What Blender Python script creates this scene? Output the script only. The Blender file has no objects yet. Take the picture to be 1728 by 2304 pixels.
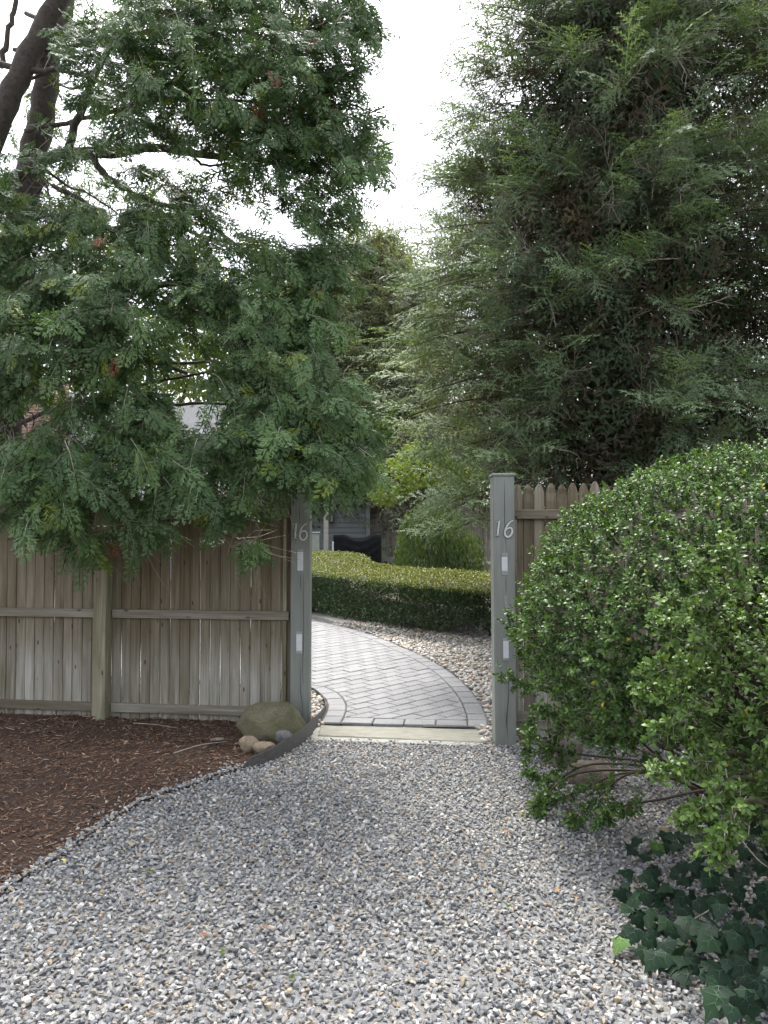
import bpy, math
import numpy as np
from mathutils import Matrix, Vector

# ------------------------------------------------------------------ camera, sky, sun, exposure
scene = bpy.context.scene
COL = scene.collection
F, CX, CY = 1700.0, 864.0, 1152.0          # photograph's focal length and centre, in its pixels
PITCH = math.atan(53.0 / F)
CAM = np.array([0.0, 0.0, 1.474])
cam_data = bpy.data.cameras.new('camera')
cam = bpy.data.objects.new('camera', cam_data)
COL.objects.link(cam)
cam.location = CAM
cam.rotation_euler = (math.pi / 2 + PITCH, 0, 0)
cam_data.sensor_fit = 'VERTICAL'
cam_data.sensor_height = 24.0
cam_data.lens = 24.0 * F / 2304.0
cam_data.clip_start = 0.05
cam_data.clip_end = 2000
scene.camera = cam

SUN_EL, SUN_AZ = math.radians(64), math.radians(-8)    # azimuth from +Y towards +X
world = bpy.data.worlds.new('World')
scene.world = world
world.use_nodes = True
wn, wl = world.node_tree.nodes, world.node_tree.links
wn.clear()
sky = wn.new('ShaderNodeTexSky')
sky.sky_type = 'NISHITA'
sky.sun_disc = False
sky.sun_elevation = SUN_EL
sky.sun_rotation = SUN_AZ
sky.air_density = 1.0
sky.dust_density = 4.0
hs = wn.new('ShaderNodeHueSaturation')       # thin bright overcast: the same sky with little blue left
hs.inputs['Saturation'].default_value = 0.34
bg = wn.new('ShaderNodeBackground')
bg.inputs['Strength'].default_value = 0.15
wo = wn.new('ShaderNodeOutputWorld')
wl.new(sky.outputs[0], hs.inputs['Color'])
wl.new(hs.outputs[0], bg.inputs['Color'])
wl.new(bg.outputs[0], wo.inputs['Surface'])

sun_data = bpy.data.lights.new('sun', 'SUN')
sun_data.energy = 1.5
sun_data.angle = math.radians(14)
sun_data.color = (1.0, 0.965, 0.91)
sun = bpy.data.objects.new('sun', sun_data)
COL.objects.link(sun)
to_sun = Vector((math.sin(SUN_AZ) * math.cos(SUN_EL), math.cos(SUN_AZ) * math.cos(SUN_EL), math.sin(SUN_EL)))
sun.rotation_euler = to_sun.to_track_quat('Z', 'Y').to_euler()

scene.view_settings.view_transform = 'Standard'
scene.view_settings.look = 'None'
scene.view_settings.gamma = 1.0
scene.view_settings.use_curve_mapping = False
scene.view_settings.exposure = 1.8
scene.render.engine = 'CYCLES'
cy = scene.cycles
cy.max_bounces = 5
cy.diffuse_bounces = 3
cy.glossy_bounces = 2
cy.transmission_bounces = 4
cy.caustics_reflective = False
cy.caustics_refractive = False
cy.use_denoising = True
cy.sample_clamp_indirect = 6.0

# ------------------------------------------------------------------ pixels to places
CP, SP = math.cos(PITCH), math.sin(PITCH)


def ray(x, y):
    r, u = (x - CX) / F, -(y - CY) / F
    return np.array([r, CP - u * SP, SP + u * CP])


def at(x, y, Y):
    """the point at distance Y (metres along the view) behind photo pixel x, y"""
    d = ray(x, y)
    return CAM + d * (Y / d[1])


def gz(y):
    """height of the ground: flat drive, garden rising gently behind the gate"""
    return np.clip((np.asarray(y, float) - 6.5) * 0.036, 0, 0.9)


def ground(x, y):
    d = ray(x, y)
    lo, hi = 0.1, 400.0
    for _ in range(60):
        m = (lo + hi) / 2
        p = CAM + d * m
        if p[2] > gz(p[1]):
            lo = m
        else:
            hi = m
    return CAM + d * lo


def project(P):
    q = np.asarray(P) - CAM
    f = q[..., 1] * CP + q[..., 2] * SP
    u = -q[..., 1] * SP + q[..., 2] * CP
    return CX + F * q[..., 0] / f, CY - F * u / f, f


# ------------------------------------------------------------------ noise
def vnoise(P, seed=0):
    """smooth value noise 0..1 on points (n, 3)"""
    P = np.asarray(P, float)
    i = np.floor(P).astype(np.int64)
    f = P - i
    f = f * f * (3 - 2 * f)
    out = np.zeros(len(P))
    for dx in (0, 1):
        for dy in (0, 1):
            for dz in (0, 1):
                h = (i[:, 0] + dx) * 374761393 + (i[:, 1] + dy) * 668265263 + (i[:, 2] + dz) * 2147483647 + seed * 1274126177
                h = (h ^ (h >> 13)) * 1274126177
                h = (h ^ (h >> 16)) & 0xffff
                w = (f[:, 0] if dx else 1 - f[:, 0]) * (f[:, 1] if dy else 1 - f[:, 1]) * (f[:, 2] if dz else 1 - f[:, 2])
                out += w * h / 65535.0
    return out


# ------------------------------------------------------------------ materials
def new_mat(name):
    m = bpy.data.materials.new(name)
    m.use_nodes = True
    nt = m.node_tree
    nt.nodes.clear()
    out = nt.nodes.new('ShaderNodeOutputMaterial')
    b = nt.nodes.new('ShaderNodeBsdfPrincipled')
    nt.links.new(b.outputs[0], out.inputs[0])
    return m, nt, b, out


def N(nt, kind, **kw):
    n = nt.nodes.new(kind)
    for k, v in kw.items():
        if k in n.inputs:
            n.inputs[k].default_value = v
        else:
            setattr(n, k, v)
    return n


def ramp(nt, fac, stops):
    r = nt.nodes.new('ShaderNodeValToRGB')
    e = r.color_ramp.elements
    while len(e) > len(stops):
        e.remove(e[-1])
    while len(e) < len(stops):
        e.new(1.0)
    for el, (p, c) in zip(e, stops):
        el.position = p
        el.color = (*c, 1)
    nt.links.new(fac, r.inputs[0])
    return r.outputs[0]


def mixc(nt, fac, a, b, mode='MIX'):
    m = nt.nodes.new('ShaderNodeMix')
    m.data_type = 'RGBA'
    m.blend_type = mode
    for sock, v in ((m.inputs[0], fac), (m.inputs[6], a), (m.inputs[7], b)):
        if isinstance(v, (int, float)):
            sock.default_value = v
        elif isinstance(v, tuple):
            sock.default_value = (*v, 1)
        else:
            nt.links.new(v, sock)
    return m.outputs[2]


def coords(nt, which='Object', scale=(1, 1, 1), jitter=False):
    tc = nt.nodes.new('ShaderNodeTexCoord')
    mp = nt.nodes.new('ShaderNodeMapping')
    mp.inputs['Scale'].default_value = scale
    nt.links.new(tc.outputs[which], mp.inputs[0])
    if jitter:
        oi = nt.nodes.new('ShaderNodeObjectInfo')
        mu = nt.nodes.new('ShaderNodeMath')
        mu.operation = 'MULTIPLY'
        mu.inputs[1].default_value = 37.0
        nt.links.new(oi.outputs['Random'], mu.inputs[0])
        nt.links.new(mu.outputs[0], mp.inputs['Location'])
    return mp.outputs[0]


def noise(nt, vec, scale=5.0, detail=4.0, rough=0.55):
    n = nt.nodes.new('ShaderNodeTexNoise')
    n.inputs['Scale'].default_value = scale
    n.inputs['Detail'].default_value = detail
    n.inputs['Roughness'].default_value = rough
    nt.links.new(vec, n.inputs['Vector'])
    return n.outputs[0]


def bump(nt, b, height, strength=0.4, dist=0.01):
    bp = nt.nodes.new('ShaderNodeBump')
    bp.inputs['Strength'].default_value = strength
    bp.inputs['Distance'].default_value = dist
    nt.links.new(height, bp.inputs['Height'])
    nt.links.new(bp.outputs[0], b.inputs['Normal'])


def leaf_mat(name, rough=0.5, trans=0.3, spec=0.4, tcol=(1.25, 1.3, 0.5)):
    """foliage: per-leaf tint, a little light passing through"""
    m, nt, b, out = new_mat(name)
    a = N(nt, 'ShaderNodeAttribute', attribute_name='tint')
    col = a.outputs['Color']
    nt.links.new(col, b.inputs['Base Color'])
    b.inputs['Roughness'].default_value = rough
    b.inputs['Specular IOR Level'].default_value = spec
    t = nt.nodes.new('ShaderNodeBsdfTranslucent')
    nt.links.new(mixc(nt, 1.0, col, tcol, 'MULTIPLY'), t.inputs[0])
    mx = nt.nodes.new('ShaderNodeMixShader')
    mx.inputs[0].default_value = trans
    nt.links.new(b.outputs[0], mx.inputs[1])
    nt.links.new(t.outputs[0], mx.inputs[2])
    nt.links.new(mx.outputs[0], out.inputs[0])
    return m


def tint_mat(name, rough=0.8, nscale=90, lo=0.7, hi=1.25, spec=0.3, bstr=0.3, bdist=0.002):
    m, nt, b, out = new_mat(name)
    a = N(nt, 'ShaderNodeAttribute', attribute_name='tint')
    nz = noise(nt, coords(nt, 'Object'), nscale, 2, 0.65)
    col = mixc(nt, 1.0, a.outputs['Color'], ramp(nt, nz, [(0.3, (lo,) * 3), (0.7, (hi,) * 3)]), 'MULTIPLY')
    nt.links.new(col, b.inputs['Base Color'])
    b.inputs['Roughness'].default_value = rough
    b.inputs['Specular IOR Level'].default_value = spec
    if bstr:
        bump(nt, b, nz, bstr, bdist)
    return m


def plain_mat(name, col, rough=0.6, nscale=20, var=0.25, metal=0.0, bstr=0.15, bdist=0.004, spec=0.4):
    m, nt, b, out = new_mat(name)
    nz = noise(nt, coords(nt, 'Object', jitter=True), nscale, 5, 0.6)
    c = ramp(nt, nz, [(0.25, tuple(v * (1 - var) for v in col)), (0.75, tuple(v * (1 + var) for v in col))])
    nt.links.new(c, b.inputs['Base Color'])
    b.inputs['Roughness'].default_value = rough
    b.inputs['Metallic'].default_value = metal
    b.inputs['Specular IOR Level'].default_value = spec
    if bstr:
        bump(nt, b, nz, bstr, bdist)
    return m


def wood_mat(name, axis='Z', brown_top=False, base=((0.205, 0.186, 0.148), (0.308, 0.291, 0.248), (0.415, 0.402, 0.36)), green=0.5, knots=True):
    m, nt, b, out = new_mat(name)
    sc = {'Z': (55, 55, 2.2), 'X': (2.2, 55, 55)}[axis]
    g = noise(nt, coords(nt, 'Object', sc, True), 1.0, 6, 0.62)
    broad = noise(nt, coords(nt, 'Object', {'Z': (9, 9, 1.1), 'X': (1.1, 9, 9)}[axis], True), 1.0, 3, 0.5)
    col = ramp(nt, g, [(0.28, base[0]), (0.5, base[1]), (0.74, base[2])])
    col = mixc(nt, 0.75, col, ramp(nt, broad, [(0.3, (0.6, 0.56, 0.5)), (0.55, (1, 1, 1)), (0.75, (1.25, 1.25, 1.28))]), 'MULTIPLY')
    # every board weathers to its own shade
    oi = nt.nodes.new('ShaderNodeObjectInfo')
    col = mixc(nt, 0.8, col, ramp(nt, oi.outputs['Random'], [(0.0, (0.66, 0.6, 0.52)), (0.5, (1.0, 0.97, 0.93)), (1.0, (1.2, 1.2, 1.22))]), 'MULTIPLY')
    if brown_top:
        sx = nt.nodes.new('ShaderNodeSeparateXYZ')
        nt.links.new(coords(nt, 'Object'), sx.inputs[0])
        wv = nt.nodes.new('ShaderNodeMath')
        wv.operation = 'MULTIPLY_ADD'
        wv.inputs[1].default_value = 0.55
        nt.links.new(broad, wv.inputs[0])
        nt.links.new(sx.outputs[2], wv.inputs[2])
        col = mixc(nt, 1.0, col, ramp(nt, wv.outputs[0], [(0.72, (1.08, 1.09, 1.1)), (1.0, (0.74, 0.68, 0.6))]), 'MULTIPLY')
    # algae in patches, and red-brown damp streaks
    al = noise(nt, coords(nt, 'Object', {'Z': (5, 5, 0.9), 'X': (0.9, 5, 5)}[axis], True), 1.7, 5, 0.65)
    fac = ramp(nt, al, [(0.52, (0, 0, 0)), (0.72, (green,) * 3)])
    col = mixc(nt, fac, col, (0.105, 0.105, 0.035))
    if knots:
        v = nt.nodes.new('ShaderNodeTexVoronoi')
        v.inputs['Scale'].default_value = 1.0
        nt.links.new(coords(nt, 'Object', {'Z': (14, 14, 5), 'X': (5, 14, 14)}[axis], True), v.inputs['Vector'])
        kf = ramp(nt, v.outputs['Distance'], [(0.06, (0.85,) * 3), (0.13, (0, 0, 0))])
        col = mixc(nt, kf, col, (0.045, 0.03, 0.02))
    nt.links.new(col, b.inputs['Base Color'])
    b.inputs['Roughness'].default_value = 0.85
    b.inputs['Specular IOR Level'].default_value = 0.2
    bump(nt, b, g, 0.5, 0.003)
    return m


M = {}
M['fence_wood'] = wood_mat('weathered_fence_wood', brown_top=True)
M['rail_wood'] = wood_mat('weathered_rail_wood', 'X', base=((0.15, 0.13, 0.1), (0.235, 0.212, 0.172), (0.33, 0.306, 0.26)), green=0.35)
M['post_wood'] = wood_mat('mossy_post_wood', base=((0.15, 0.14, 0.09), (0.27, 0.255, 0.18), (0.38, 0.365, 0.29)), green=0.85)
M['far_wood'] = wood_mat('far_fence_wood', base=((0.13, 0.12, 0.105), (0.24, 0.22, 0.2), (0.36, 0.34, 0.31)), green=0.2, knots=False)
M['bark'] = plain_mat('conifer_bark', (0.07, 0.059, 0.05), 0.9, 26, 0.45, bstr=0.7, bdist=0.02)
M['twig'] = plain_mat('grey_twig', (0.27, 0.24, 0.20), 0.85, 30, 0.4, bstr=0)
M['twig_dark'] = plain_mat('dark_twig', (0.07, 0.052, 0.037), 0.85, 30, 0.4, bstr=0)
M['thuja'] = leaf_mat('arborvitae_leaf', 0.45, 0.24, 0.35, (1.25, 1.35, 0.45))
M['hemlock'] = leaf_mat('hemlock_needle', 0.55, 0.25, 0.3)
M['holly'] = leaf_mat('holly_leaf', 0.42, 0.2, 0.32, (1.3, 1.35, 0.35))
M['yew'] = leaf_mat('yew_needle', 0.5, 0.2, 0.3)
M['broadleaf'] = leaf_mat('broad_leaf', 0.5, 0.42, 0.3, (1.35, 1.35, 0.4))
M['ivy'] = leaf_mat('ivy_leaf', 0.55, 0.08, 0.16)
M['stone'] = tint_mat('crushed_stone', 0.8, 160, 0.78, 1.2, 0.3, 0)
M['pebble'] = tint_mat('river_pebble', 0.6, 70, 0.8, 1.18, 0.4, 0)
M['chip'] = tint_mat('bark_mulch_chip', 0.85, 120, 0.65, 1.3, 0.2, 0)


# ------------------------------------------------------------------ mesh helpers
def link(o, parent=None):
    COL.objects.link(o)
    if parent is not None:
        o.parent = parent
    return o


def tag(o, label=None, cat=None, group=None, kind=None):
    if label:
        o['label'] = label
    if cat:
        o['category'] = cat
    if group:
        o['group'] = group
    if kind:
        o['kind'] = kind
    return o


def empty(name, loc=(0, 0, 0), rz=0.0):
    o = bpy.data.objects.new(name, None)
    o.location = loc
    o.rotation_euler = (0, 0, rz)
    o.empty_display_size = 0.1
    return link(o)


def tri_mesh(name, V, T, mat=None, tint=None, smooth=False):
    me = bpy.data.meshes.new(name)
    V = np.ascontiguousarray(V, np.float32)
    T = np.ascontiguousarray(T, np.int32)
    me.vertices.add(len(V))
    me.vertices.foreach_set('co', V.ravel())
    me.loops.add(T.size)
    me.loops.foreach_set('vertex_index', T.ravel())
    me.polygons.add(len(T))
    me.polygons.foreach_set('loop_start', np.arange(0, T.size, 3, dtype=np.int32))
    me.polygons.foreach_set('use_smooth', np.full(len(T), smooth, dtype=bool))
    if tint is not None:
        a = me.attributes.new('tint', 'FLOAT_COLOR', 'POINT')
        c = np.ones((len(V), 4), np.float32)
        c[:, :3] = tint
        a.data.foreach_set('color', c.ravel())
    if mat:
        me.materials.append(M[mat])
    me.update(calc_edges=True)
    return me


def obj(name, me, parent=None, loc=(0, 0, 0), rot=(0, 0, 0)):
    o = bpy.data.objects.new(name, me)
    o.location = loc
    o.rotation_euler = rot
    return link(o, parent)


class MB:
    """collects polygons of one piece"""

    def __init__(self):
        self.v, self.f = [], []

    def add(self, vs, fs):
        n = len(self.v)
        self.v += [tuple(map(float, p)) for p in vs]
        self.f += [tuple(i + n for i in f) for f in fs]
        return self

    def box(self, x0, x1, y0, y1, z0, z1, bev=0.0):
        b = bev
        if b <= 0:
            return self.add([(x, y, z) for z in (z0, z1) for y in (y0, y1) for x in (x0, x1)],
                            [(0, 2, 3, 1), (4, 5, 7, 6), (0, 1, 5, 4), (2, 6, 7, 3), (0, 4, 6, 2), (1, 3, 7, 5)])
        vs, fs = [], []
        for sx, X in ((1, x0), (-1, x1)):          # chamfered box: three vertices at each corner
            for sy, Y in ((1, y0), (-1, y1)):
                for sz, Z in ((1, z0), (-1, z1)):
                    vs += [(X, Y + sy * b, Z + sz * b), (X + sx * b, Y, Z + sz * b), (X + sx * b, Y + sy * b, Z)]
        k = lambda i, j, l, a: ((i * 2 + j) * 2 + l) * 3 + a
        for a in (0, 1):
            fs.append((k(a, 0, 0, 0), k(a, 1, 0, 0), k(a, 1, 1, 0), k(a, 0, 1, 0)))
            fs.append((k(0, a, 0, 1), k(1, a, 0, 1), k(1, a, 1, 1), k(0, a, 1, 1)))
            fs.append((k(0, 0, a, 2), k(1, 0, a, 2), k(1, 1, a, 2), k(0, 1, a, 2)))
        for i in (0, 1):
            for j in (0, 1):
                fs.append((k(i, j, 0, 0), k(i, j, 1, 0), k(i, j, 1, 1), k(i, j, 0, 1)))
                fs.append((k(i, 0, j, 0), k(i, 1, j, 0), k(i, 1, j, 2), k(i, 0, j, 2)))
                fs.append((k(0, i, j, 1), k(1, i, j, 1), k(1, i, j, 2), k(0, i, j, 2)))
        for i in (0, 1):
            for j in (0, 1):
                for l in (0, 1):
                    fs.append((k(i, j, l, 0), k(i, j, l, 1), k(i, j, l, 2)))
        return self.add(vs, fs)

    def tube(self, pts, radii, sides=6, cap=True):
        pts = [np.asarray(p, float) for p in pts]
        vs, fs, a = [], [], None
        for i, p in enumerate(pts):
            t = pts[min(i + 1, len(pts) - 1)] - pts[max(i - 1, 0)]
            t = t / (np.linalg.norm(t) + 1e-9)
            if a is None:
                a = np.cross(t, (0.3, 0.2, 1.0) if abs(t[2]) < 0.9 else (1.0, 0.1, 0))
            a = a - t * (a @ t)
            a /= np.linalg.norm(a) + 1e-9
            b = np.cross(t, a)
            for k in range(sides):
                w = 2 * math.pi * k / sides
                vs.append(p + radii[i] * (math.cos(w) * a + math.sin(w) * b))
        for i in range(len(pts) - 1):
            for k in range(sides):
                k2 = (k + 1) % sides
                fs.append((i * sides + k, i * sides + k2, (i + 1) * sides + k2, (i + 1) * sides + k))
        if cap:
            fs.append(tuple(range(sides))[::-1])
            fs.append(tuple((len(pts) - 1) * sides + k for k in range(sides)))
        return self.add(vs, fs)

    def mesh(self, name, mat, smooth=False):
        me = bpy.data.meshes.new(name)
        me.from_pydata(self.v, [], self.f)
        if mat:
            me.materials.append(M[mat])
        if smooth:
            me.polygons.foreach_set('use_smooth', np.full(len(me.polygons), True))
        me.update()
        import bmesh
        bm = bmesh.new()
        bm.from_mesh(me)
        bmesh.ops.recalc_face_normals(bm, faces=bm.faces)
        bm.to_mesh(me)
        bm.free()
        return me

    def build(self, name, mat, parent=None, smooth=False, loc=(0, 0, 0), rot=(0, 0, 0)):
        return obj(name, self.mesh(name, mat, smooth), parent, loc, rot)


def frames(Fw, Nm):
    """rotation matrices whose local Y is Fw and local Z is about Nm"""
    y = Fw / (np.linalg.norm(Fw, axis=1, keepdims=True) + 1e-9)
    x = np.cross(y, Nm)
    x /= np.linalg.norm(x, axis=1, keepdims=True) + 1e-9
    z = np.cross(x, y)
    return np.stack([x, y, z], axis=2)


def merge(protos, idx, R, S, P):
    """copies of the proto shapes as one vertex and triangle list; also which copy each vertex belongs to"""
    Vs, Ts, Os, off = [], [], [], 0
    S = np.asarray(S, float)
    if S.ndim == 1:
        S = np.repeat(S[:, None], 3, 1)
    for k, (v, t) in enumerate(protos):
        sel = np.where(idx == k)[0]
        if not len(sel):
            continue
        vv = v[None] * S[sel][:, None, :]
        vv = np.einsum('nij,nvj->nvi', R[sel], vv) + P[sel][:, None, :]
        Vs.append(vv.reshape(-1, 3))
        Ts.append((t[None] + (np.arange(len(sel)) * len(v))[:, None, None] + off).reshape(-1, 3))
        Os.append(np.repeat(sel, len(v)))
        off += len(sel) * len(v)
    return np.concatenate(Vs), np.concatenate(Ts), np.concatenate(Os)


def foliage(name, protos, idx, R, S, P, tint, mat, parent, piece=None, n_pieces=0, smooth=False, label=None):
    """leaves or sprays: the ones that show largest become parts of their own, all others one part"""
    n = len(P)
    keep = np.ones(n, bool)
    if piece and n_pieces:
        x, y, d = project(P)
        ok = (x > 0) & (x < 1728) & (y > 0) & (y < 2304) & (d > 0.3)
        cell = 26
        key = (x // cell).astype(int) * 1000 + (y // cell).astype(int)
        order = np.argsort(d)
        seen, front = set(), []
        for i in order:
            if ok[i] and key[i] not in seen:
                seen.add(key[i])
                front.append(i)
        size = np.asarray(S if np.ndim(S) == 1 else np.max(S, axis=1)) / d
        front = sorted(front, key=lambda i: -size[i])[:n_pieces]
        keep[front] = False
        # a few tints for each shape, so the pieces can share mesh data
        pal = np.array([tint[i] for i in front])
        o = np.argsort(pal.sum(1))
        groups = np.array_split(o, 6)
        cache = {}
        for g, ids in enumerate(groups):
            c = pal[ids].mean(0)
            for j in ids:
                i = front[j]
                kk = (int(idx[i]), g)
                if kk not in cache:
                    v, t = protos[idx[i]]
                    cache[kk] = tri_mesh(piece, v, t, mat, c, smooth)
                ob = obj(piece, cache[kk], parent)
                s = S[i] if np.ndim(S) > 1 else (S[i],) * 3
                mw = Matrix(R[i].tolist()).to_4x4() @ Matrix.Diagonal((*map(float, s), 1))
                mw.translation = Vector(P[i])
                if parent is not None:
                    mw = Matrix.Translation(-Vector(parent.location)) @ mw
                ob.matrix_local = mw
    V, T, O = merge(protos, idx[keep], R[keep], np.asarray(S)[keep], P[keep])
    tt = tint[keep][O]
    if parent is not None:
        V = V - np.array(parent.location)
    ob = obj(name, tri_mesh(name, V, T, mat, tt, smooth), parent)
    ob['kind'] = 'stuff'
    return ob


def hull_stone(rng, n=10, flat=0.7, elong=1.3):
    import bmesh
    p = rng.normal(size=(n, 3))
    p /= np.linalg.norm(p, axis=1, keepdims=True)
    p *= rng.uniform(0.85, 1.1, (n, 1))
    p *= (elong, 1, flat)
    bm = bmesh.new()
    for q in p:
        bm.verts.new(q)
    r = bmesh.ops.convex_hull(bm, input=bm.verts)
    for v in [v for v in bm.verts if not v.link_faces]:
        bm.verts.remove(v)
    bmesh.ops.triangulate(bm, faces=bm.faces)
    bmesh.ops.recalc_face_normals(bm, faces=bm.faces)
    bm.verts.index_update()
    V = np.array([v.co[:] for v in bm.verts])
    T = np.array([[v.index for v in f.verts] for f in bm.faces])
    bm.free()
    return V, T


def ico(sub=1):
    import bmesh
    bm = bmesh.new()
    bmesh.ops.create_icosphere(bm, subdivisions=sub, radius=1)
    bm.verts.index_update()
    V = np.array([v.co[:] for v in bm.verts])
    T = np.array([[v.index for v in f.verts] for f in bm.faces])
    bm.free()
    return V, T


def inside(poly, X, Y):
    poly = np.asarray(poly)[:, :2]
    r = np.zeros(len(X), bool)
    j = len(poly) - 1
    for i in range(len(poly)):
        xi, yi = poly[i]
        xj, yj = poly[j]
        c = ((yi > Y) != (yj > Y)) & (X < (xj - xi) * (Y - yi) / (yj - yi + 1e-12) + xi)
        r ^= c
        j = i
    return r


def edge_dist(line, X, Y):
    line = np.asarray(line)[:, :2]
    d = np.full(len(X), 1e9)
    for a, b in zip(line[:-1], line[1:]):
        ab = b - a
        t = np.clip(((X - a[0]) * ab[0] + (Y - a[1]) * ab[1]) / (ab @ ab + 1e-12), 0, 1)
        d = np.minimum(d, np.hypot(X - a[0] - t * ab[0], Y - a[1] - t * ab[1]))
    return d


def catmull(pts, n=8):
    pts = [np.asarray(p, float) for p in pts]
    P = [2 * pts[0] - pts[1]] + pts + [2 * pts[-1] - pts[-2]]
    out = []
    for i in range(1, len(P) - 2):
        for k in range(n):
            t = k / n
            a, b, c, d = P[i - 1], P[i], P[i + 1], P[i + 2]
            out.append(0.5 * (2 * b + (c - a) * t + (2 * a - 5 * b + 4 * c - d) * t * t + (3 * b - a - 3 * c + d) * t ** 3))
    out.append(pts[-1])
    return out


def rand_tint(rng, n, a, b, k=1.0):
    t = np.clip(rng.random(n) ** k, 0, 1)[:, None]
    return np.asarray(a) * (1 - t) + np.asarray(b) * t


def rand_rot(rng, n, tilt):
    """spin about the vertical and a small random tilt"""
    a = rng.uniform(0, 2 * np.pi, n)
    nm = np.stack([rng.normal(0, tilt, n), rng.normal(0, tilt, n), np.ones(n)], 1)
    return frames(np.stack([np.cos(a), np.sin(a), rng.normal(0, tilt, n)], 1), nm)


# ------------------------------------------------------------------ ground
m, nt, b, _ = new_mat('soil')
nz = noise(nt, coords(nt, 'Object'), 14, 8, 0.7)
nt.links.new(ramp(nt, nz, [(0.3, (0.045, 0.035, 0.026)), (0.7, (0.13, 0.11, 0.085))]), b.inputs['Base Color'])
b.inputs['Roughness'].default_value = 0.95
bump(nt, b, nz, 0.6, 0.02)
M['soil'] = m
m, nt, b, _ = new_mat('stone_dust')
nz = noise(nt, coords(nt, 'Object'), 90, 6, 0.7)
nt.links.new(ramp(nt, nz, [(0.3, (0.11, 0.108, 0.105)), (0.7, (0.27, 0.265, 0.255))]), b.inputs['Base Color'])
b.inputs['Roughness'].default_value = 0.95
bump(nt, b, nz, 0.6, 0.008)
M['stone_dust'] = m
m, nt, b, _ = new_mat('mulch_fines')
nz = noise(nt, coords(nt, 'Object', (1, 1.6, 1)), 70, 8, 0.75)
nt.links.new(ramp(nt, nz, [(0.3, (0.03, 0.018, 0.012)), (0.55, (0.075, 0.043, 0.029)), (0.75, (0.16, 0.10, 0.066))]), b.inputs['Base Color'])
b.inputs['Roughness'].default_value = 0.95
bump(nt, b, nz, 0.9, 0.02)
M['mulch_fines'] = m


def sheet(name, xs, ys, zf, mat, clip=None):
    """a ground sheet following height zf(x, y); CLIP keeps cells whose centre lies inside a polygon"""
    X, Y = np.meshgrid(xs, ys)
    Z = zf(X.ravel(), Y.ravel())
    V = np.stack([X.ravel(), Y.ravel(), Z], 1)
    nx = len(xs)
    i = (np.arange(len(ys) - 1)[:, None] * nx + np.arange(nx - 1)[None]).ravel()
    q = np.stack([i, i + 1, i + nx + 1, i + nx], 1)
    if clip is not None:
        c = V[q].mean(1)
        q = q[inside(clip, c[:, 0], c[:, 1])]
    T = np.concatenate([q[:, [0, 1, 2]], q[:, [0, 2, 3]]])
    o = obj(name, tri_mesh(name, V, T, mat, None, True))
    o['kind'] = 'structure'
    return o


gx = np.concatenate([[-400, -60, -20], np.linspace(-10, 10, 41), [20, 60, 400]])
gy = np.concatenate([[-400, -60, -10], np.linspace(0, 34, 69), [60, 120, 400, 900]])
sheet('ground', gx, gy, lambda x, y: gz(y) - 0.008, 'soil')

# outlines, from the photograph to the ground plane
mulch_edge = [ground(*p) for p in [(-700, 2420), (-300, 2170), (-60, 2050), (30, 1995), (130, 1935), (215, 1875), (330, 1805), (440, 1770), (530, 1738)]]
edging_px = [(545, 1735), (600, 1722), (650, 1697), (690, 1668), (714, 1640), (727, 1618), (735, 1598), (729, 1580), (716, 1566), (700, 1557), (660, 1548)]
edging_line = catmull([ground(*p) for p in edging_px], 6)
mulch_poly = mulch_edge + [ground(600, 1716), ground(650, 1694), ground(682, 1668), np.array([-0.6, 5.83, 0]), np.array([-0.75, 5.93, 0]), np.array([-5.25, 6.515, 0]), np.array([-6.5, 6.7, 0]), np.array([-6.5, 3.0, 0])]
mulch_poly = np.array(mulch_poly)

drive_xs, drive_ys = np.linspace(-5, 5, 3), np.linspace(-3, 5.9, 3)
sheet('gravel_drive', drive_xs, drive_ys, lambda x, y: 0 * x, 'stone_dust')


def mulch_z(X, Y):
    d = edge_dist(mulch_poly[:len(mulch_edge) + 3], X, Y)
    P = np.stack([X, Y, 0 * X], 1)
    return 0.006 + 0.006 * np.clip(d / 0.5, 0, 1) + 0.02 * (vnoise(P * 3.1, 3) - 0.4) * np.clip(d / 0.2, 0, 1) + 0.012 * vnoise(P * 14, 5)


sheet('mulch_bed', np.linspace(-5.5, -0.4, 150), np.linspace(2.4, 6.7, 120), mulch_z, 'mulch_fines', mulch_poly)

# ------------------------------------------------------------------ paved path
right_px = [(1098, 1641), (1096, 1625), (1082, 1592), (1060, 1560), (1030, 1531), (1000, 1508), (950, 1480), (900, 1458), (850, 1437), (800, 1421), (750, 1408), (704, 1401)]
left_px = [(722, 1632), (733, 1612), (739, 1596), (733, 1579), (719, 1565), (702, 1557)]
Rw = [ground(*p)[:2] for p in right_px] + [np.array([-2.0, 11.9]), np.array([-3.4, 12.3]), np.array([-5.0, 12.4])]
Lw = [ground(*p)[:2] for p in left_px] + [np.array([-1.25, 7.25]), np.array([-2.6, 7.6]), np.array([-5.0, 7.8])]
Rw, Lw = catmull(Rw, 6), catmull(Lw, 6)


def resample(line, step):
    line = np.array(line)
    s = np.concatenate([[0], np.cumsum(np.hypot(*np.diff(line, axis=0).T))])
    n = max(2, int(round(s[-1] / step)) + 1)
    u = np.linspace(0, s[-1], n)
    return np.stack([np.interp(u, s, line[:, 0]), np.interp(u, s, line[:, 1])], 1)


def offset(line, d):
    t = np.gradient(line, axis=0)
    t /= np.linalg.norm(t, axis=1, keepdims=True)
    return line + d * np.stack([-t[:, 1], t[:, 0]], 1)


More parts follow.
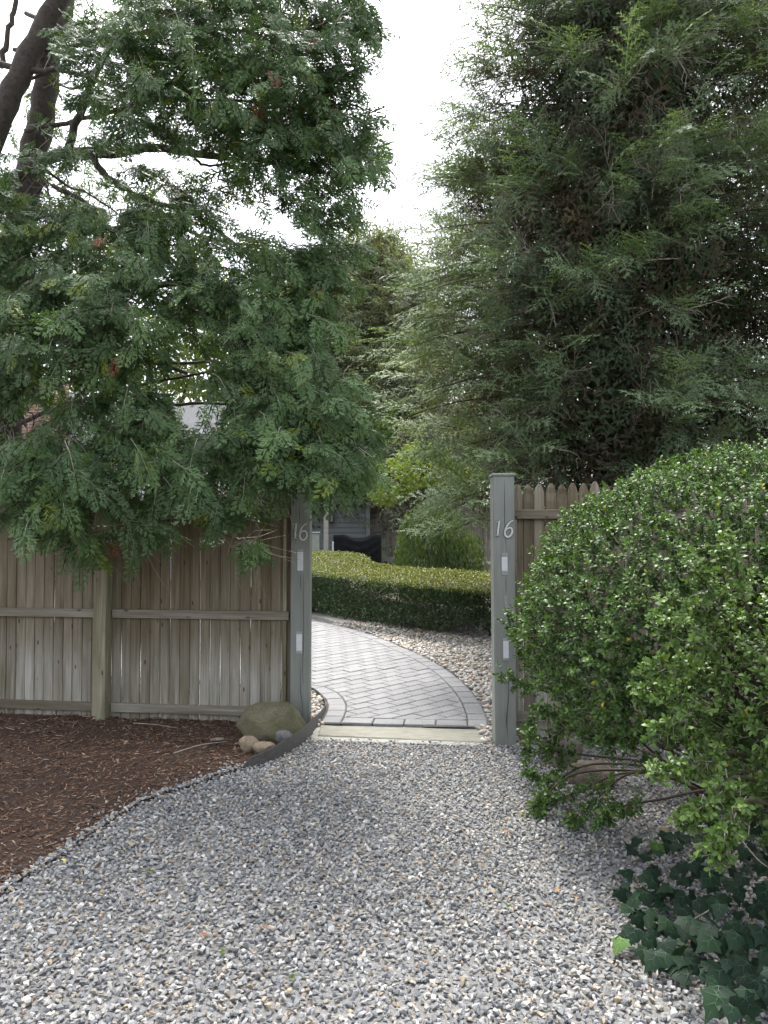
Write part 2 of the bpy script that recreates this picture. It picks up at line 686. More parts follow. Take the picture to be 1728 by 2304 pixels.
BORDER = 0.155
Rb = resample(Rw, 0.2)
Ri = offset(Rb, BORDER)
Lb = resample(Lw, 0.2)
Li = offset(Lb, -BORDER)
H0L, H0R = Li[0] + 0, Ri[0] + 0
hdir = (H0R - H0L) / np.linalg.norm(H0R - H0L)
hnor = np.array([-hdir[1], hdir[0]])
HD = 0.17
field = np.concatenate([Li[::-1], Ri])
# the field starts behind the header course
keepL = [p for p in Li if (p - H0L) @ hnor > HD + 0.01]
keepR = [p for p in Ri if (p - H0L) @ hnor > HD + 0.01]
field = np.array(keepL[::-1] + [H0L + hnor * HD + hdir * 0.02, H0R + hnor * HD - hdir * 0.01] + keepR)

path_poly = np.concatenate([np.array(Lw)[::-1], np.array(Rw)])
m, nt, b, _ = new_mat('joint_sand')
nz = noise(nt, coords(nt, 'Object'), 60, 4, 0.7)
nt.links.new(ramp(nt, nz, [(0.3, (0.035, 0.033, 0.03)), (0.7, (0.085, 0.08, 0.072))]), b.inputs['Base Color'])
b.inputs['Roughness'].default_value = 0.95
M['joint_sand'] = m
path = empty('path')
path['kind'] = 'structure'
pb = sheet('path_bed', np.linspace(-5, 1.2, 63), np.linspace(5.6, 12.6, 71), lambda x, y: gz(y) + 0.0185, 'joint_sand', path_poly)
pb.parent = path

m, nt, b, _ = new_mat('concrete_paver')
nz = noise(nt, coords(nt, 'Object', jitter=True), 70, 6, 0.7)
broad = noise(nt, coords(nt, 'Object', jitter=True), 7, 3, 0.5)
col = ramp(nt, nz, [(0.3, (0.18, 0.18, 0.183)), (0.7, (0.285, 0.285, 0.288))])
col = mixc(nt, 0.6, col, ramp(nt, broad, [(0.3, (0.82, 0.82, 0.82)), (0.7, (1.1, 1.1, 1.1))]), 'MULTIPLY')
oi = nt.nodes.new('ShaderNodeObjectInfo')
col = mixc(nt, 0.9, col, ramp(nt, oi.outputs['Random'], [(0.0, (0.92, 0.92, 0.925)), (0.5, (1, 1, 1)), (1.0, (1.07, 1.07, 1.075))]), 'MULTIPLY')
nt.links.new(col, b.inputs['Base Color'])
b.inputs['Roughness'].default_value = 0.9
bump(nt, b, nz, 0.5, 0.003)
M['paver'] = m


def poly_area(p):
    x, y = p[:, 0], p[:, 1]
    return 0.5 * np.sum(x * np.roll(y, -1) - y * np.roll(x, -1))


def shrink(p, d):
    """inset a roughly convex polygon by d"""
    p = p if poly_area(p) > 0 else p[::-1]
    n = len(p)
    out = []
    for i in range(n):
        a, b_, c = p[i - 1], p[i], p[(i + 1) % n]
        e1, e2 = b_ - a, c - b_
        e1 /= np.linalg.norm(e1) + 1e-9
        e2 /= np.linalg.norm(e2) + 1e-9
        n1, n2 = np.array([-e1[1], e1[0]]), np.array([-e2[1], e2[0]])
        k = n1 + n2
        k /= max(0.5, 1 + n1 @ n2)
        out.append(b_ + d * k)
    return np.array(out)


def clip_poly(subject, clip):
    out = [np.array(p) for p in subject]
    for i in range(len(clip)):
        a, c = clip[i], clip[(i + 1) % len(clip)]
        e = c - a
        side = lambda p: e[0] * (p[1] - a[1]) - e[1] * (p[0] - a[0])
        src, out = out, []
        for j in range(len(src)):
            p, q = src[j - 1], src[j]
            sp_, sq = side(p), side(q)
            if (sp_ >= 0) != (sq >= 0):
                out.append(p + (q - p) * sp_ / (sp_ - sq))
            if sq >= 0:
                out.append(q)
        if len(out) < 3:
            return None
    pts = [out[0]]
    for p in out[1:]:
        if np.linalg.norm(p - pts[-1]) > 0.004:
            pts.append(p)
    if len(pts) > 2 and np.linalg.norm(pts[0] - pts[-1]) < 0.004:
        pts.pop()
    return np.array(pts) if len(pts) > 2 else None


prng = np.random.default_rng(11)
paver_list = []


def add_paver(poly, gap=0.0054):
    if poly is None:
        return
    poly = np.array(poly, float)
    if abs(poly_area(poly)) < 0.0012:
        return
    p = shrink(poly, gap)
    if poly_area(p) < 0.0006:
        return
    paver_list.append(p)


for i in range(len(Rb) - 1):
    add_paver([Rb[i], Ri[i], Ri[i + 1], Rb[i + 1]])
for i in range(len(Lb) - 1):
    add_paver([Lb[i], Lb[i + 1], Li[i + 1], Li[i]])
hw = np.linalg.norm(H0R - H0L)
nh = max(1, round(hw / 0.226))
for k in range(nh):
    a0, a1 = H0L + hdir * hw * k / nh, H0L + hdir * hw * (k + 1) / nh
    add_paver([a0, a1, a1 + hnor * HD, a0 + hnor * HD])
ca, sa = math.cos(math.radians(43.4)), math.sin(math.radians(43.4))
U, W = np.array([ca, sa]), np.array([-sa, ca])
for j in range(-60, 90):
    for i in range(-40, 60):
        o_ = np.array([0.0, 5.8]) + U * ((i + 0.5 * (j % 2)) * 0.226) + W * (j * 0.141)
        if not (-4.2 < o_[0] < 1.3 and 5.3 < o_[1] < 12.8):
            continue
        quad = np.array([o_, o_ + U * 0.226, o_ + U * 0.226 + W * 0.141, o_ + W * 0.141])
        c = quad.mean(0)
        if not inside(field, quad[:, 0], quad[:, 1]).any():
            continue
        if inside(field, quad[:, 0], quad[:, 1]).all():
            add_paver(quad)
        else:
            add_paver(clip_poly(field, quad))
# visible ones first: anything hidden behind the left gate post comes last
def paver_rank(p):
    c = p.mean(0)
    x, y, d = project(np.array([[c[0], c[1], 0.03 + gz(c[1])]]))
    return (0 if 690 < x[0] < 1120 else 50) + c[1]
paver_list.sort(key=paver_rank)
rest = MB()
for n, p in enumerate(paver_list):
    c = p.mean(0)
    z0 = float(gz(c[1]))
    h = 0.024 + prng.normal(0, 0.0012)
    tip = prng.normal(0, 0.0022, 2)
    q = shrink(p, 0.005)
    k = len(p)
    zz = lambda r, base: [(a[0] - c[0], a[1] - c[1], base + 0.036 * (a[1] - c[1]) * (c[1] > 6.5) + (a - c) @ tip) for a in r]
    vs = zz(p, -0.01) + zz(p, h - 0.005) + zz(q, h)
    fs = [tuple(range(2 * k, 3 * k))]
    for i in range(k):
        i2 = (i + 1) % k
        fs += [(i, i2, k + i2, k + i), (k + i, k + i2, 2 * k + i2, 2 * k + i)]
    if n < 300:
        MB().add(vs, fs).build('paver', 'paver', path, loc=(c[0], c[1], z0))
    else:
        rest.add([(v[0] + c[0], v[1] + c[1], v[2] + z0) for v in vs], fs)
if rest.v:
    rest.build('paving', 'paver', path)['kind'] = 'stuff'

# threshold slab of bluestone with its mortar bed
slab_px = [(722, 1637), (1084, 1647), (1092, 1675), (716, 1660)]
sl = [ground(*p) for p in slab_px]
m, nt, b, _ = new_mat('bluestone')
nz = noise(nt, coords(nt, 'Object', (1, 3, 1)), 9, 8, 0.65)
col = ramp(nt, nz, [(0.25, (0.15, 0.147, 0.12)), (0.5, (0.225, 0.219, 0.178)), (0.75, (0.30, 0.29, 0.236))])
nt.links.new(col, b.inputs['Base Color'])
b.inputs['Roughness'].default_value = 0.85
bump(nt, b, nz, 0.4, 0.006)
M['bluestone'] = m
M['mortar'] = plain_mat('pale_mortar', (0.30, 0.295, 0.27), 0.9, 60, 0.2, bstr=0.4)


def slab(name, pts, z0, z1, mat, n=10, rough=0.004, seed=1):
    rng = np.random.default_rng(seed)
    ring = []
    for i in range(len(pts)):
        a, c = np.array(pts[i][:2]), np.array(pts[(i + 1) % len(pts)][:2])
        for k in range(n):
            ring.append(a + (c - a) * k / n + rng.normal(0, rough, 2))
    ring = np.array(ring)
    if poly_area(ring) < 0:
        ring = ring[::-1]
    q = shrink(ring, 0.006)
    k = len(ring)
    vs = [(*p, z0) for p in ring] + [(*p, z1 - 0.005) for p in ring] + [(*p, z1 + rng.normal(0, 0.0008)) for p in q]
    fs = [tuple(range(2 * k, 3 * k))]
    for i in range(k):
        i2 = (i + 1) % k
        fs += [(i, i2, k + i2, k + i), (k + i, k + i2, 2 * k + i2, 2 * k + i)]
    return MB().add(vs, fs).build(name, mat)


th = slab('threshold_slab', sl, -0.01, 0.019, 'bluestone')
tag(th, 'long greenish grey stone slab lying across the gateway at the gravel edge', 'stone slab')
mo = [ground(*p) for p in [(706, 1639), (1100, 1645), (1108, 1681), (698, 1669)]]
mt = slab('mortar_bed', mo, -0.012, 0.012, 'mortar', seed=4)
mt.parent = th

# ------------------------------------------------------------------ gravel, pebbles, mulch
rng = np.random.default_rng(5)
stones = [hull_stone(rng, int(rng.integers(9, 11)), rng.uniform(0.62, 0.85), rng.uniform(1.05, 1.45)) for _ in range(16)]
path_front = np.array([ground(*p)[:2] for p in [(690, 1664), (1112, 1676)]])


def jitter_grid(x0, x1, y0, y1, cell, rng, j=0.45):
    X, Y = np.meshgrid(np.arange(x0, x1, cell), np.arange(y0, y1, cell))
    X, Y = X.ravel(), Y.ravel()
    return X + rng.uniform(-j, j, len(X)) * cell, Y + rng.uniform(-j, j, len(Y)) * cell


def stone_tint(rng, n):
    pal = np.array([(0.21, 0.218, 0.225), (0.26, 0.267, 0.272), (0.32, 0.322, 0.322), (0.40, 0.39, 0.372), (0.52, 0.505, 0.475), (0.35, 0.32, 0.275), (0.38, 0.31, 0.23), (0.15, 0.154, 0.162), (0.27, 0.19, 0.14)])
    w = np.array([0.18, 0.20, 0.18, 0.16, 0.085, 0.16, 0.05, 0.05, 0.01])
    c = pal[rng.choice(len(pal), n, p=w / w.sum())]
    return 0.88 * c * rng.uniform(0.78, 1.22, (n, 1))


def gravel_allowed(X, Y, wide=False):
    ok = ~inside(mulch_poly, X + 0.032, Y - 0.032)          # spilling a little on to the mulch
    front = path_front[0][1] + (X - path_front[0][0]) * (path_front[1][1] - path_front[0][1]) / (path_front[1][0] - path_front[0][0])
    front = np.where(X > path_front[1][0], 5.75, front)
    front = np.where(X < path_front[0][0], 5.6, front)
    ok &= Y < front
    half = Y * 0.508 + 0.42
    ok &= (np.abs(X) < half) if not wide else (np.abs(X) >= half) & (np.abs(X) < half + 0.8)
    ok &= ~((X < ground(682, 1668)[0]) & (Y > ground(682, 1668)[1] + 0.02))
    return ok


Xs, Ys, Zs, Ss = [], [], [], []
for cell, z, share, (s0, s1) in ((0.0212, 0.009, 1.0, (0.0082, 0.0128)), (0.075, 0.013, 0.5, (0.011, 0.016)), (0.035, 0.009, 1.0, (0.013, 0.018))):
    X, Y = jitter_grid(-4.2, 4.2, 2.0, 5.8, cell, rng)
    k = gravel_allowed(X, Y, cell == 0.035) & (rng.random(len(X)) < share)
    X, Y = X[k], Y[k]
    Xs.append(X); Ys.append(Y); Zs.append(z + 0.012 * inside(mulch_poly, X, Y) + rng.normal(0, 0.003, len(X))); Ss.append(rng.uniform(s0, s1, len(X)))
# strays on the edge of the mulch
e = np.array([p[:2] for p in catmull(mulch_edge, 12)])
k = rng.integers(0, len(e), 420)
rng.shuffle(k)
d = rng.exponential(0.08, 420) * (rng.random(420) < 0.7)
Xs.append(e[k, 0] - 0.4 * d); Ys.append(e[k, 1] + d); Zs.append(np.full(420, 0.022)); Ss.append(rng.uniform(0.007, 0.013, 420))
X, Y, Z, S = map(np.concatenate, (Xs, Ys, Zs, Ss))
Z = Z + 0.012 * (vnoise(np.stack([X, Y, 0 * X], 1) * 2.3, 8) - 0.5)
n = len(X)
g = foliage('gravel', stones, rng.integers(0, len(stones), n), rand_rot(rng, n, 0.4), S * rng.uniform(0.85, 1.15, n), np.stack([X, Y, Z], 1), stone_tint(rng, n), 'stone', None)
print('gravel stones', n)

pebs = []
for _ in range(8):
    v, t = ico(1)
    v = v * (1 + rng.normal(0, 0.09, (len(v), 1))) * (rng.uniform(1.1, 1.5), 1, rng.uniform(0.45, 0.7))
    pebs.append((v, t))
hedge_front = np.array([ground(*p)[:2] for p in [(690, 1396), (770, 1412), (900, 1432), (1000, 1440), (1120, 1446)]])


def pebble_tint(rng, n):
    pal = np.array([(0.48, 0.46, 0.43), (0.38, 0.355, 0.32), (0.55, 0.53, 0.49), (0.30, 0.295, 0.29), (0.44, 0.37, 0.29), (0.40, 0.25, 0.15), (0.2, 0.2, 0.205), (0.5, 0.43, 0.36)])
    w = np.array([0.25, 0.2, 0.17, 0.12, 0.1, 0.035, 0.05, 0.12])
    return pal[rng.choice(len(pal), n, p=w / w.sum())] * rng.uniform(0.85, 1.15, (n, 1))


Xs, Ys, Zs, Ss = [], [], [], []
for cell, z, share in ((0.042, 0.008, 1.0), (0.045, 0.024, 0.85)):
    X, Y = jitter_grid(-3.6, 2.6, 5.3, 11.2, cell, rng)
    k = ~inside(path_poly, X, Y)
    k &= (edge_dist(np.array(Rw), X, Y) > 0.025) & (edge_dist(np.array(Lw), X, Y) > 0.03)
    # between the gate posts only what lies beside the path; behind the fences everything up to the hedge
    k &= (Y > 6.1) | ((X > 0.70) & (X < 0.98) & (Y > 5.33)) | ((X < -0.46) & (X > -0.72) & (Y > 5.86))
    k &= (X > -0.75) | (Y < 7.9)
    k &= (X > -0.125 * Y - 0.15) & (X < 0.18 * Y + 0.1)
    k &= ~((X > -0.74) & (X < -0.56) & (Y < 6.02) & (Y > 5.82))
    k &= ~((X > 0.765) & (X < 0.935) & (Y > 5.32) & (Y < 5.49))
    k &= rng.random(len(X)) < share
    X, Y = X[k], Y[k]
    Xs.append(X); Ys.append(Y); Zs.append(z + gz(Y) + rng.normal(0, 0.004, len(X))); Ss.append(rng.uniform(0.014, 0.027, len(X)))
X, Y, Z, S = map(np.concatenate, (Xs, Ys, Zs, Ss))
n = len(X)
foliage('pebble_bed', pebs, rng.integers(0, len(pebs), n), rand_rot(rng, n, 0.3), S, np.stack([X, Y, Z], 1), pebble_tint(rng, n), 'pebble', None, smooth=True)
print('pebbles', n)
sheet('pebble_base', np.linspace(-6, 4, 60), np.linspace(5.95, 12.5, 60), lambda x, y: gz(y) - 0.001, 'stone_dust')

# bark mulch chips: splinters lying every way
chips = []
for _ in range(6):
    w, h = rng.uniform(0.12, 0.3), rng.uniform(0.06, 0.14)
    v = np.array([(-1, -w, 0), (-1, w, 0), (-0.9, 0, h), (1, -w * 0.6, 0), (1, w * 0.4, 0), (0.85, 0, h * 0.8)])
    v[:, 1] += 0.12 * rng.normal() * v[:, 0] ** 2
    v[:, 2] += 0.1 * rng.normal() * v[:, 0] ** 2
    chips.append((v, np.array([(0, 3, 5), (0, 5, 2), (1, 2, 5), (1, 5, 4)])))
n0 = 42000
X, Y = rng.uniform(-4.9, -0.5, n0), rng.uniform(2.9, 6.3, n0)
k = inside(mulch_poly, X, Y) & (np.abs(X) < 0.6 * Y + 0.9)
X, Y = X[k], Y[k]
n = len(X)
Z = mulch_z(X, Y) + 0.004 + rng.random(n) * 0.006
pal = np.array([(0.1, 0.054, 0.034), (0.155, 0.088, 0.056), (0.058, 0.034, 0.022), (0.24, 0.152, 0.1), (0.38, 0.28, 0.195)])
tint = pal[rng.choice(5, n, p=(0.29, 0.31, 0.15, 0.18, 0.07))] * rng.uniform(0.75, 1.25, (n, 1))
foliage('bark_mulch', chips, rng.integers(0, 6, n), rand_rot(rng, n, 0.25), rng.uniform(0.006, 0.019, n) * (1 + (rng.random(n) < 0.05)), np.stack([X, Y, Z], 1), tint, 'chip', None)

# ------------------------------------------------------------------ fences
frng = np.random.default_rng(21)


def picket_mesh(h, w, th=0.018, seed=0):
    r = np.random.default_rng(seed)
    zs = [0, 0.25 * h, 0.5 * h, 0.75 * h, h - 0.13]
    prof = [(-w / 2 + r.normal(0, 0.0014), w / 2 + r.normal(0, 0.0014), z) for z in zs]
    prof += [(-w * 0.47, w * 0.47, h - 0.07), (-w * 0.33, w * 0.33, h - 0.03), (-w * 0.1, w * 0.1, h)]
    bend = r.normal(0, 0.002, len(prof))
    vs = []
    for i, (a, c, z) in enumerate(prof):
        e_ = min(0.004, (c - a) * 0.3)          # worn edges
        vs += [(a + e_, bend[i], z), (c - e_, bend[i], z), (c, bend[i] + 0.005, z), (c, bend[i] + th, z), (a, bend[i] + th, z), (a, bend[i] + 0.005, z)]
    fs = [(5, 4, 3, 2, 1, 0), tuple(len(vs) - 6 + i for i in range(6))]
    for i in range(len(prof) - 1):
        for k in range(6):
            fs.append((i * 6 + k, i * 6 + (k + 1) % 6, i * 6 + 6 + (k + 1) % 6, i * 6 + 6 + k))
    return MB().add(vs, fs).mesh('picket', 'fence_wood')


def run_fence(name, label, A, B, pitch, z_bot, h, rails, lean=0.0013, from_end=0, width=None, rail_spans=None, mat='rail_wood'):
    """pickets from A to B with rails on the near side; posts are parts"""
    A, B = np.array(A, float), np.array(B, float)
    L = np.linalg.norm(B - A)
    u = (B - A) / L
    ang = math.atan2(u[1], u[0])
    root = empty(name, (A[0], A[1], 0), ang)
    tag(root, label, 'fence')
    w = width or pitch * 0.962
    ms = [picket_mesh(h, w * s, seed=i) for i, s in enumerate((1.0, 0.985, 1.005, 0.97, 0.995, 1.01, 0.98))]
    n = int(L / pitch)
    slack = (L - n * pitch) * from_end
    for i in range(n):
        obj('picket', ms[int(frng.integers(0, len(ms)))], root,
            (slack + (i + 0.5) * pitch + frng.normal(0, 0.0009), frng.normal(0, 0.0012), z_bot + frng.normal(0, 0.006)), (0, frng.normal(0, lean), 0))
    for (s0, s1) in (rail_spans or [(0, L)]):
        for z in rails:
            k = 6
            mb = MB()
            e = frng.normal(0, 0.0015, k + 1)
            mb.box(s0, s1, -0.042, -0.003, z - 0.034, z + 0.034, 0.003)
            mb.build('rail', mat, root)
    return root, u, ang


FA, FB = (-5.2403, 6.4827), (-0.722, 5.903)
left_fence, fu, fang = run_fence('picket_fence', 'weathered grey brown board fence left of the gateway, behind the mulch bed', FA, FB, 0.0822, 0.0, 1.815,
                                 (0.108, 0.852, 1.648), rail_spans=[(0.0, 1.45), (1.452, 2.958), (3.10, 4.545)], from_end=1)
# fence post standing proud of the rails
px_post = at(217, 1400, 6.05)
mb = MB().box(-0.055, 0.055, -0.115, -0.008, -0.05, 1.86, 0.006)
mb.build('post', 'post_wood', left_fence, loc=(3.03, 0, 0), rot=(0.0, 0.006, 0.0))
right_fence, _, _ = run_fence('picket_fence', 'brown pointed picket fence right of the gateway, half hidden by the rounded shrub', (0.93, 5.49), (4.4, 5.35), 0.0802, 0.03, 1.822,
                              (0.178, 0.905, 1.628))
mb = MB().box(0.004, 0.03, -0.038, -0.004, 0.215, 1.59, 0.002)
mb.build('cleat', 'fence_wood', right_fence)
mb = MB().box(4.50, 4.525, -0.038, -0.004, 0.145, 0.815, 0.002)
mb.build('cleat', 'post_wood', left_fence)
mb = MB().box(4.50, 4.525, -0.038, -0.004, 0.888, 1.612, 0.002)
mb.build('cleat', 'post_wood', left_fence)

# gate posts with numerals, plates and caps
m, nt, b, _ = new_mat('grey_green_paint')
g = noise(nt, coords(nt, 'Object', (40, 40, 2.5), True), 1.0, 5, 0.6)
broad = noise(nt, coords(nt, 'Object', (3, 3, 1.2), True), 2, 4, 0.6)
col = ramp(nt, g, [(0.3, (0.205, 0.217, 0.198)), (0.7, (0.255, 0.268, 0.246))])
col = mixc(nt, 0.7, col, ramp(nt, broad, [(0.3, (0.82, 0.83, 0.8)), (0.7, (1.12, 1.12, 1.12))]), 'MULTIPLY')
nt.links.new(col, b.inputs['Base Color'])
b.inputs['Roughness'].default_value = 0.55
b.inputs['Specular IOR Level'].default_value = 0.35
bump(nt, b, g, 0.25, 0.002)
M['post_paint'] = m
M['numeral'] = plain_mat('pale_numeral', (0.56, 0.57, 0.55), 0.45, 40, 0.12, bstr=0)
M['numeral_edge'] = plain_mat('dark_numeral_edge', (0.05, 0.055, 0.05), 0.6, 40, 0.2, bstr=0)
M['plate'] = plain_mat('white_plate', (0.62, 0.64, 0.66), 0.35, 30, 0.08, bstr=0)
M['tab'] = plain_mat('grey_metal_tab', (0.33, 0.34, 0.335), 0.5, 50, 0.25, bstr=0.1)
M['crack'] = plain_mat('dark_crack', (0.028, 0.03, 0.028), 0.95, 40, 0.3, bstr=0)
M['screw'] = plain_mat('screw_metal', (0.2, 0.2, 0.2), 0.4, 40, 0.2, 0.8, bstr=0)


def ribbon(path2, widths, y0, y1):
    """flat letter stroke along points (x, z), thick from y0 (front) to y1"""
    P = np.array(path2, float)
    t = np.gradient(P, axis=0)
    t /= np.linalg.norm(t, axis=1, keepdims=True) + 1e-9
    nn = np.stack([-t[:, 1], t[:, 0]], 1)
    w = np.asarray(widths)[:, None] / 2
    Lp, Rp = P + nn * w, P - nn * w
    k = len(P)
    vs = [(p[0], y0, p[1]) for p in Lp] + [(p[0], y0, p[1]) for p in Rp] + [(p[0], y1, p[1]) for p in Lp] + [(p[0], y1, p[1]) for p in Rp]
    fs = []
    for i in range(k - 1):
        fs += [(i, i + 1, k + i + 1, k + i), (2 * k + i, 3 * k + i, 3 * k + i + 1, 2 * k + i + 1),
               (i, 2 * k + i, 2 * k + i + 1, i + 1), (k + i, k + i + 1, 3 * k + i + 1, 3 * k + i)]
    fs += [(0, k, 3 * k, 2 * k), (k - 1, 3 * k - 1, 4 * k - 1, 2 * k - 1) if False else (k - 1, 3 * k - 1, 4 * k - 1, 2 * k - 1)]
    return vs, fs


def six_path(n=30):
    key = [(0.47, 1.0), (0.30, 0.90), (0.14, 0.66), (0.06, 0.36), (0.10, 0.12), (0.24, 0.0), (0.40, 0.06), (0.50, 0.26), (0.46, 0.46), (0.34, 0.56), (0.20, 0.50), (0.10, 0.36)]
    P = catmull([np.array(p) for p in key], 4)
    w = np.interp(np.linspace(0, 1, len(P)), [0, 0.15, 0.4, 0.6, 0.85, 1], [0.07, 0.10, 0.125, 0.125, 0.10, 0.05])
    return np.array(P), w


def one_strokes():
    main = [(0.08, 0.0), (0.10, 0.35), (0.13, 0.7), (0.16, 1.0)]
    flag = [(0.16, 0.985), (0.08, 0.93), (-0.05, 0.88)]
    foot = [(-0.07, 0.015), (0.08, 0.015), (0.22, 0.015)]
    return [(main, [0.12] * 4), (flag, [0.05, 0.07, 0.04]), (foot, [0.04, 0.05, 0.04])]


def numeral(kind, x, z, h, parent, slant=0.0):
    strokes = one_strokes() if kind == 1 else [six_path()]
    front, back = MB(), MB()
    for pth, w in strokes:
        P = np.array(pth, float)
        P[:, 0] += slant * P[:, 1]
        P = P * h + (x, z)
        front.add(*ribbon(P, np.array(w) * h, -0.008, -0.0045))
        ext = P.copy()
        back.add(*ribbon(ext, np.array(w) * h + 0.0065, -0.0044, 0.0))
    o = front.build('numeral', 'numeral', parent)
    back.build('numeral_edge', 'numeral_edge', o)
    return o


def gate_post(label, x0, x1, y0, h, nums, plates, cracks, lean=0.0, strip=None):
    w = x1 - x0
    root = empty('gate_post', (x0, y0, 0))
    root.rotation_euler = (0, lean, 0)
    tag(root, label, 'gate post', 'painted gate posts')
    MB().box(0, w, 0, w, -0.1, h, 0.005).build('shaft', 'post_paint', root)
    MB().box(-0.008, w + 0.008, -0.008, w + 0.008, h + 0.0005, h + 0.018, 0.003).build('cap', 'post_paint', root)
    for kind, x, z, hh, sl_ in nums:
        numeral(kind, x, z, hh, root, sl_)
    for x, z0_, z1_, pw, tabs in plates:
        p = MB().box(x, x + pw, -0.006, -0.001, z0_, z1_, 0.001).build('plate', 'plate', root)
        for tz, th_ in tabs:
            MB().box(x - 0.0006, x + pw + 0.0006, -0.0075, -0.0008, z0_ + tz, z0_ + tz + th_, 0.0008).build('tab', 'tab', p)
            MB().tube([(x + pw / 2, -0.0095, z0_ + tz + th_ / 2), (x + pw / 2, -0.005, z0_ + tz + th_ / 2)], [0.0028, 0.0028], 8).build('screw', 'screw', p)
    if strip:
        x, z0_, z1_ = strip
        MB().add(*ribbon([(x + 0.012, z0_), (x + 0.005, (z0_ + z1_) / 2), (x, z1_)], [0.012, 0.011, 0.011], -0.003, -0.0008)).build('reflective_strip', 'tab', root)
    for cr in cracks:
        P = np.array(catmull([np.array(p) for p in cr], 3))
        P[:, 0] += frng.normal(0, 0.0006, len(P))
        k = len(P)
        ww = 0.0032 * np.sin(np.linspace(0.1, math.pi - 0.1, k)) + 0.0006
        MB().add(*ribbon(P, ww, -0.0012, 0.001)).build('crack', 'crack', root)
    return root


# left post: face 653..697 at 5.84 m, right post: face 1112..1160 at 5.33 m
SL, SR = F / 5.84, F / 5.33
zl = lambda y: at(675, y, 5.84)[2]
zr = lambda y: at(1135, y, 5.33)[2]
xl = lambda x: (x - 654.0) / SL
xr = lambda x: (x - 1112.0) / SR
gate_post('grey green gate post numbered 16 at the fence end beside the mossy boulder', (654 - CX) / SL, (697.5 - CX) / SL, 5.84, 1.90,
          [(1, xl(661), zl(1212), 36 / SL, 0.0), (6, xl(672), zl(1215), 37 / SL, 0.02)],
          [(xl(669), zl(1284), zl(1236), 13 / SL, [(42 / SL, 6 / SL)]), (xl(667.5), zl(1470), zl(1421), 13 / SL, [(43 / SL, 6 / SL), (0.0, 6 / SL)])],
          [[(xl(683), zl(1290)), (xl(682.5), zl(1340)), (xl(684), zl(1420)), (xl(682), zl(1500)), (xl(684), zl(1540))],
           [(xl(677), zl(1500)), (xl(677), zl(1550)), (xl(681), zl(1580)), (xl(682), zl(1640))],
           [(xl(676), zl(1290)), (xl(677), zl(1330))], [(xl(673), zl(1140)), (xl(674), zl(1180))]], lean=0.001)
gate_post('grey green gate post numbered 16 with flat cap, beside the rounded shrub', (1112 - CX) / SR, (1160 - CX) / SR, 5.33, 1.895,
          [(1, xr(1118), zr(1206), 35 / SR, 0.06), (6, xr(1134), zr(1208), 37 / SR, 0.14)],
          [(xr(1130), zr(1294), zr(1245), 13 / SR, [(41 / SR, 8 / SR), (0.0, 10 / SR)]), (xr(1131.5), zr(1486), zr(1437), 12.5 / SR, [(44 / SR, 5 / SR), (0.0, 6 / SR)])],
          [[(xr(1137), zr(1078)), (xr(1138), zr(1130)), (xr(1137), zr(1170)), (xr(1141), zr(1243))],
           [(xr(1139), zr(1297)), (xr(1139), zr(1338))],
           [(xr(1142), zr(1510)), (xr(1143), zr(1560)), (xr(1139), zr(1610)), (xr(1140), zr(1660))],
           [(xr(1137), zr(1600)), (xr(1137), zr(1640))]], lean=-0.004, strip=(xr(1137.5), zr(1374), zr(1341)))

# steel edging strip
ed = MB()
E = np.array(edging_line)
ne = len(E)
hts = np.interp(np.linspace(0, 1, ne), [0, 0.04, 0.2, 0.38, 0.5, 0.62, 1], [0.02, 0.075, 0.105, 0.10, 0.075, 0.05, 0.045])
Eo = offset(E[:, :2], 0.004)
vs, fs = [], []
for i in range(ne):
    z = float(gz(E[i, 1]))
    tilt = 0.012 * hts[i] / 0.1
    vs += [(E[i, 0], E[i, 1], z - 0.03), (Eo[i, 0], Eo[i, 1], z - 0.03), (Eo[i, 0] - tilt, Eo[i, 1] + tilt, z + hts[i]), (E[i, 0] - tilt, E[i, 1] + tilt, z + hts[i])]
for i in range(ne - 1):
    for k in range(4):
        fs.append((i * 4 + k, i * 4 + (k + 1) % 4, i * 4 + 4 + (k + 1) % 4, i * 4 + 4 + k))
fs += [(0, 1, 2, 3), tuple(4 * ne - 4 + k for k in range(4))]
m, nt, b, _ = new_mat('weathered_steel')
nz = noise(nt, coords(nt, 'Object', (6, 6, 14)), 4, 6, 0.65)
nt.links.new(ramp(nt, nz, [(0.3, (0.05, 0.047, 0.045)), (0.6, (0.085, 0.08, 0.077)), (0.85, (0.14, 0.115, 0.09))]), b.inputs['Base Color'])
b.inputs['Roughness'].default_value = 0.55
bump(nt, b, nz, 0.2, 0.003)
M['steel'] = m
edging = ed.add(vs, fs).build('edging_strip', 'steel', None)
tag(edging, 'curved dark metal edging strip between the mulch and the gravel', 'edging')
p0 = at(641, 1705, E[14, 1] - 0.02)

# ------------------------------------------------------------------ rocks
def rock_mat(name, a, c, moss=None):
    m, nt, b, _ = new_mat(name)
    nz = noise(nt, coords(nt, 'Object'), 22, 8, 0.7)
    col = ramp(nt, nz, [(0.3, a), (0.7, c)])
    sp = noise(nt, coords(nt, 'Object'), 130, 4, 0.7)
    col = mixc(nt, 0.9, col, ramp(nt, sp, [(0.36, (0.5, 0.5, 0.48)), (0.64, (1.4, 1.36, 1.28))]), 'MULTIPLY')
    if moss:
        mz = noise(nt, coords(nt, 'Object'), 5.5, 9, 0.8)
        f_ = ramp(nt, mz, [(0.40, (0, 0, 0)), (0.66, (0.85,) * 3)])
        col = mixc(nt, f_, col, moss)
    nt.links.new(col, b.inputs['Base Color'])
    b.inputs['Roughness'].default_value = 0.9
    bump(nt, b, nz, 0.7, 0.012)
    return m


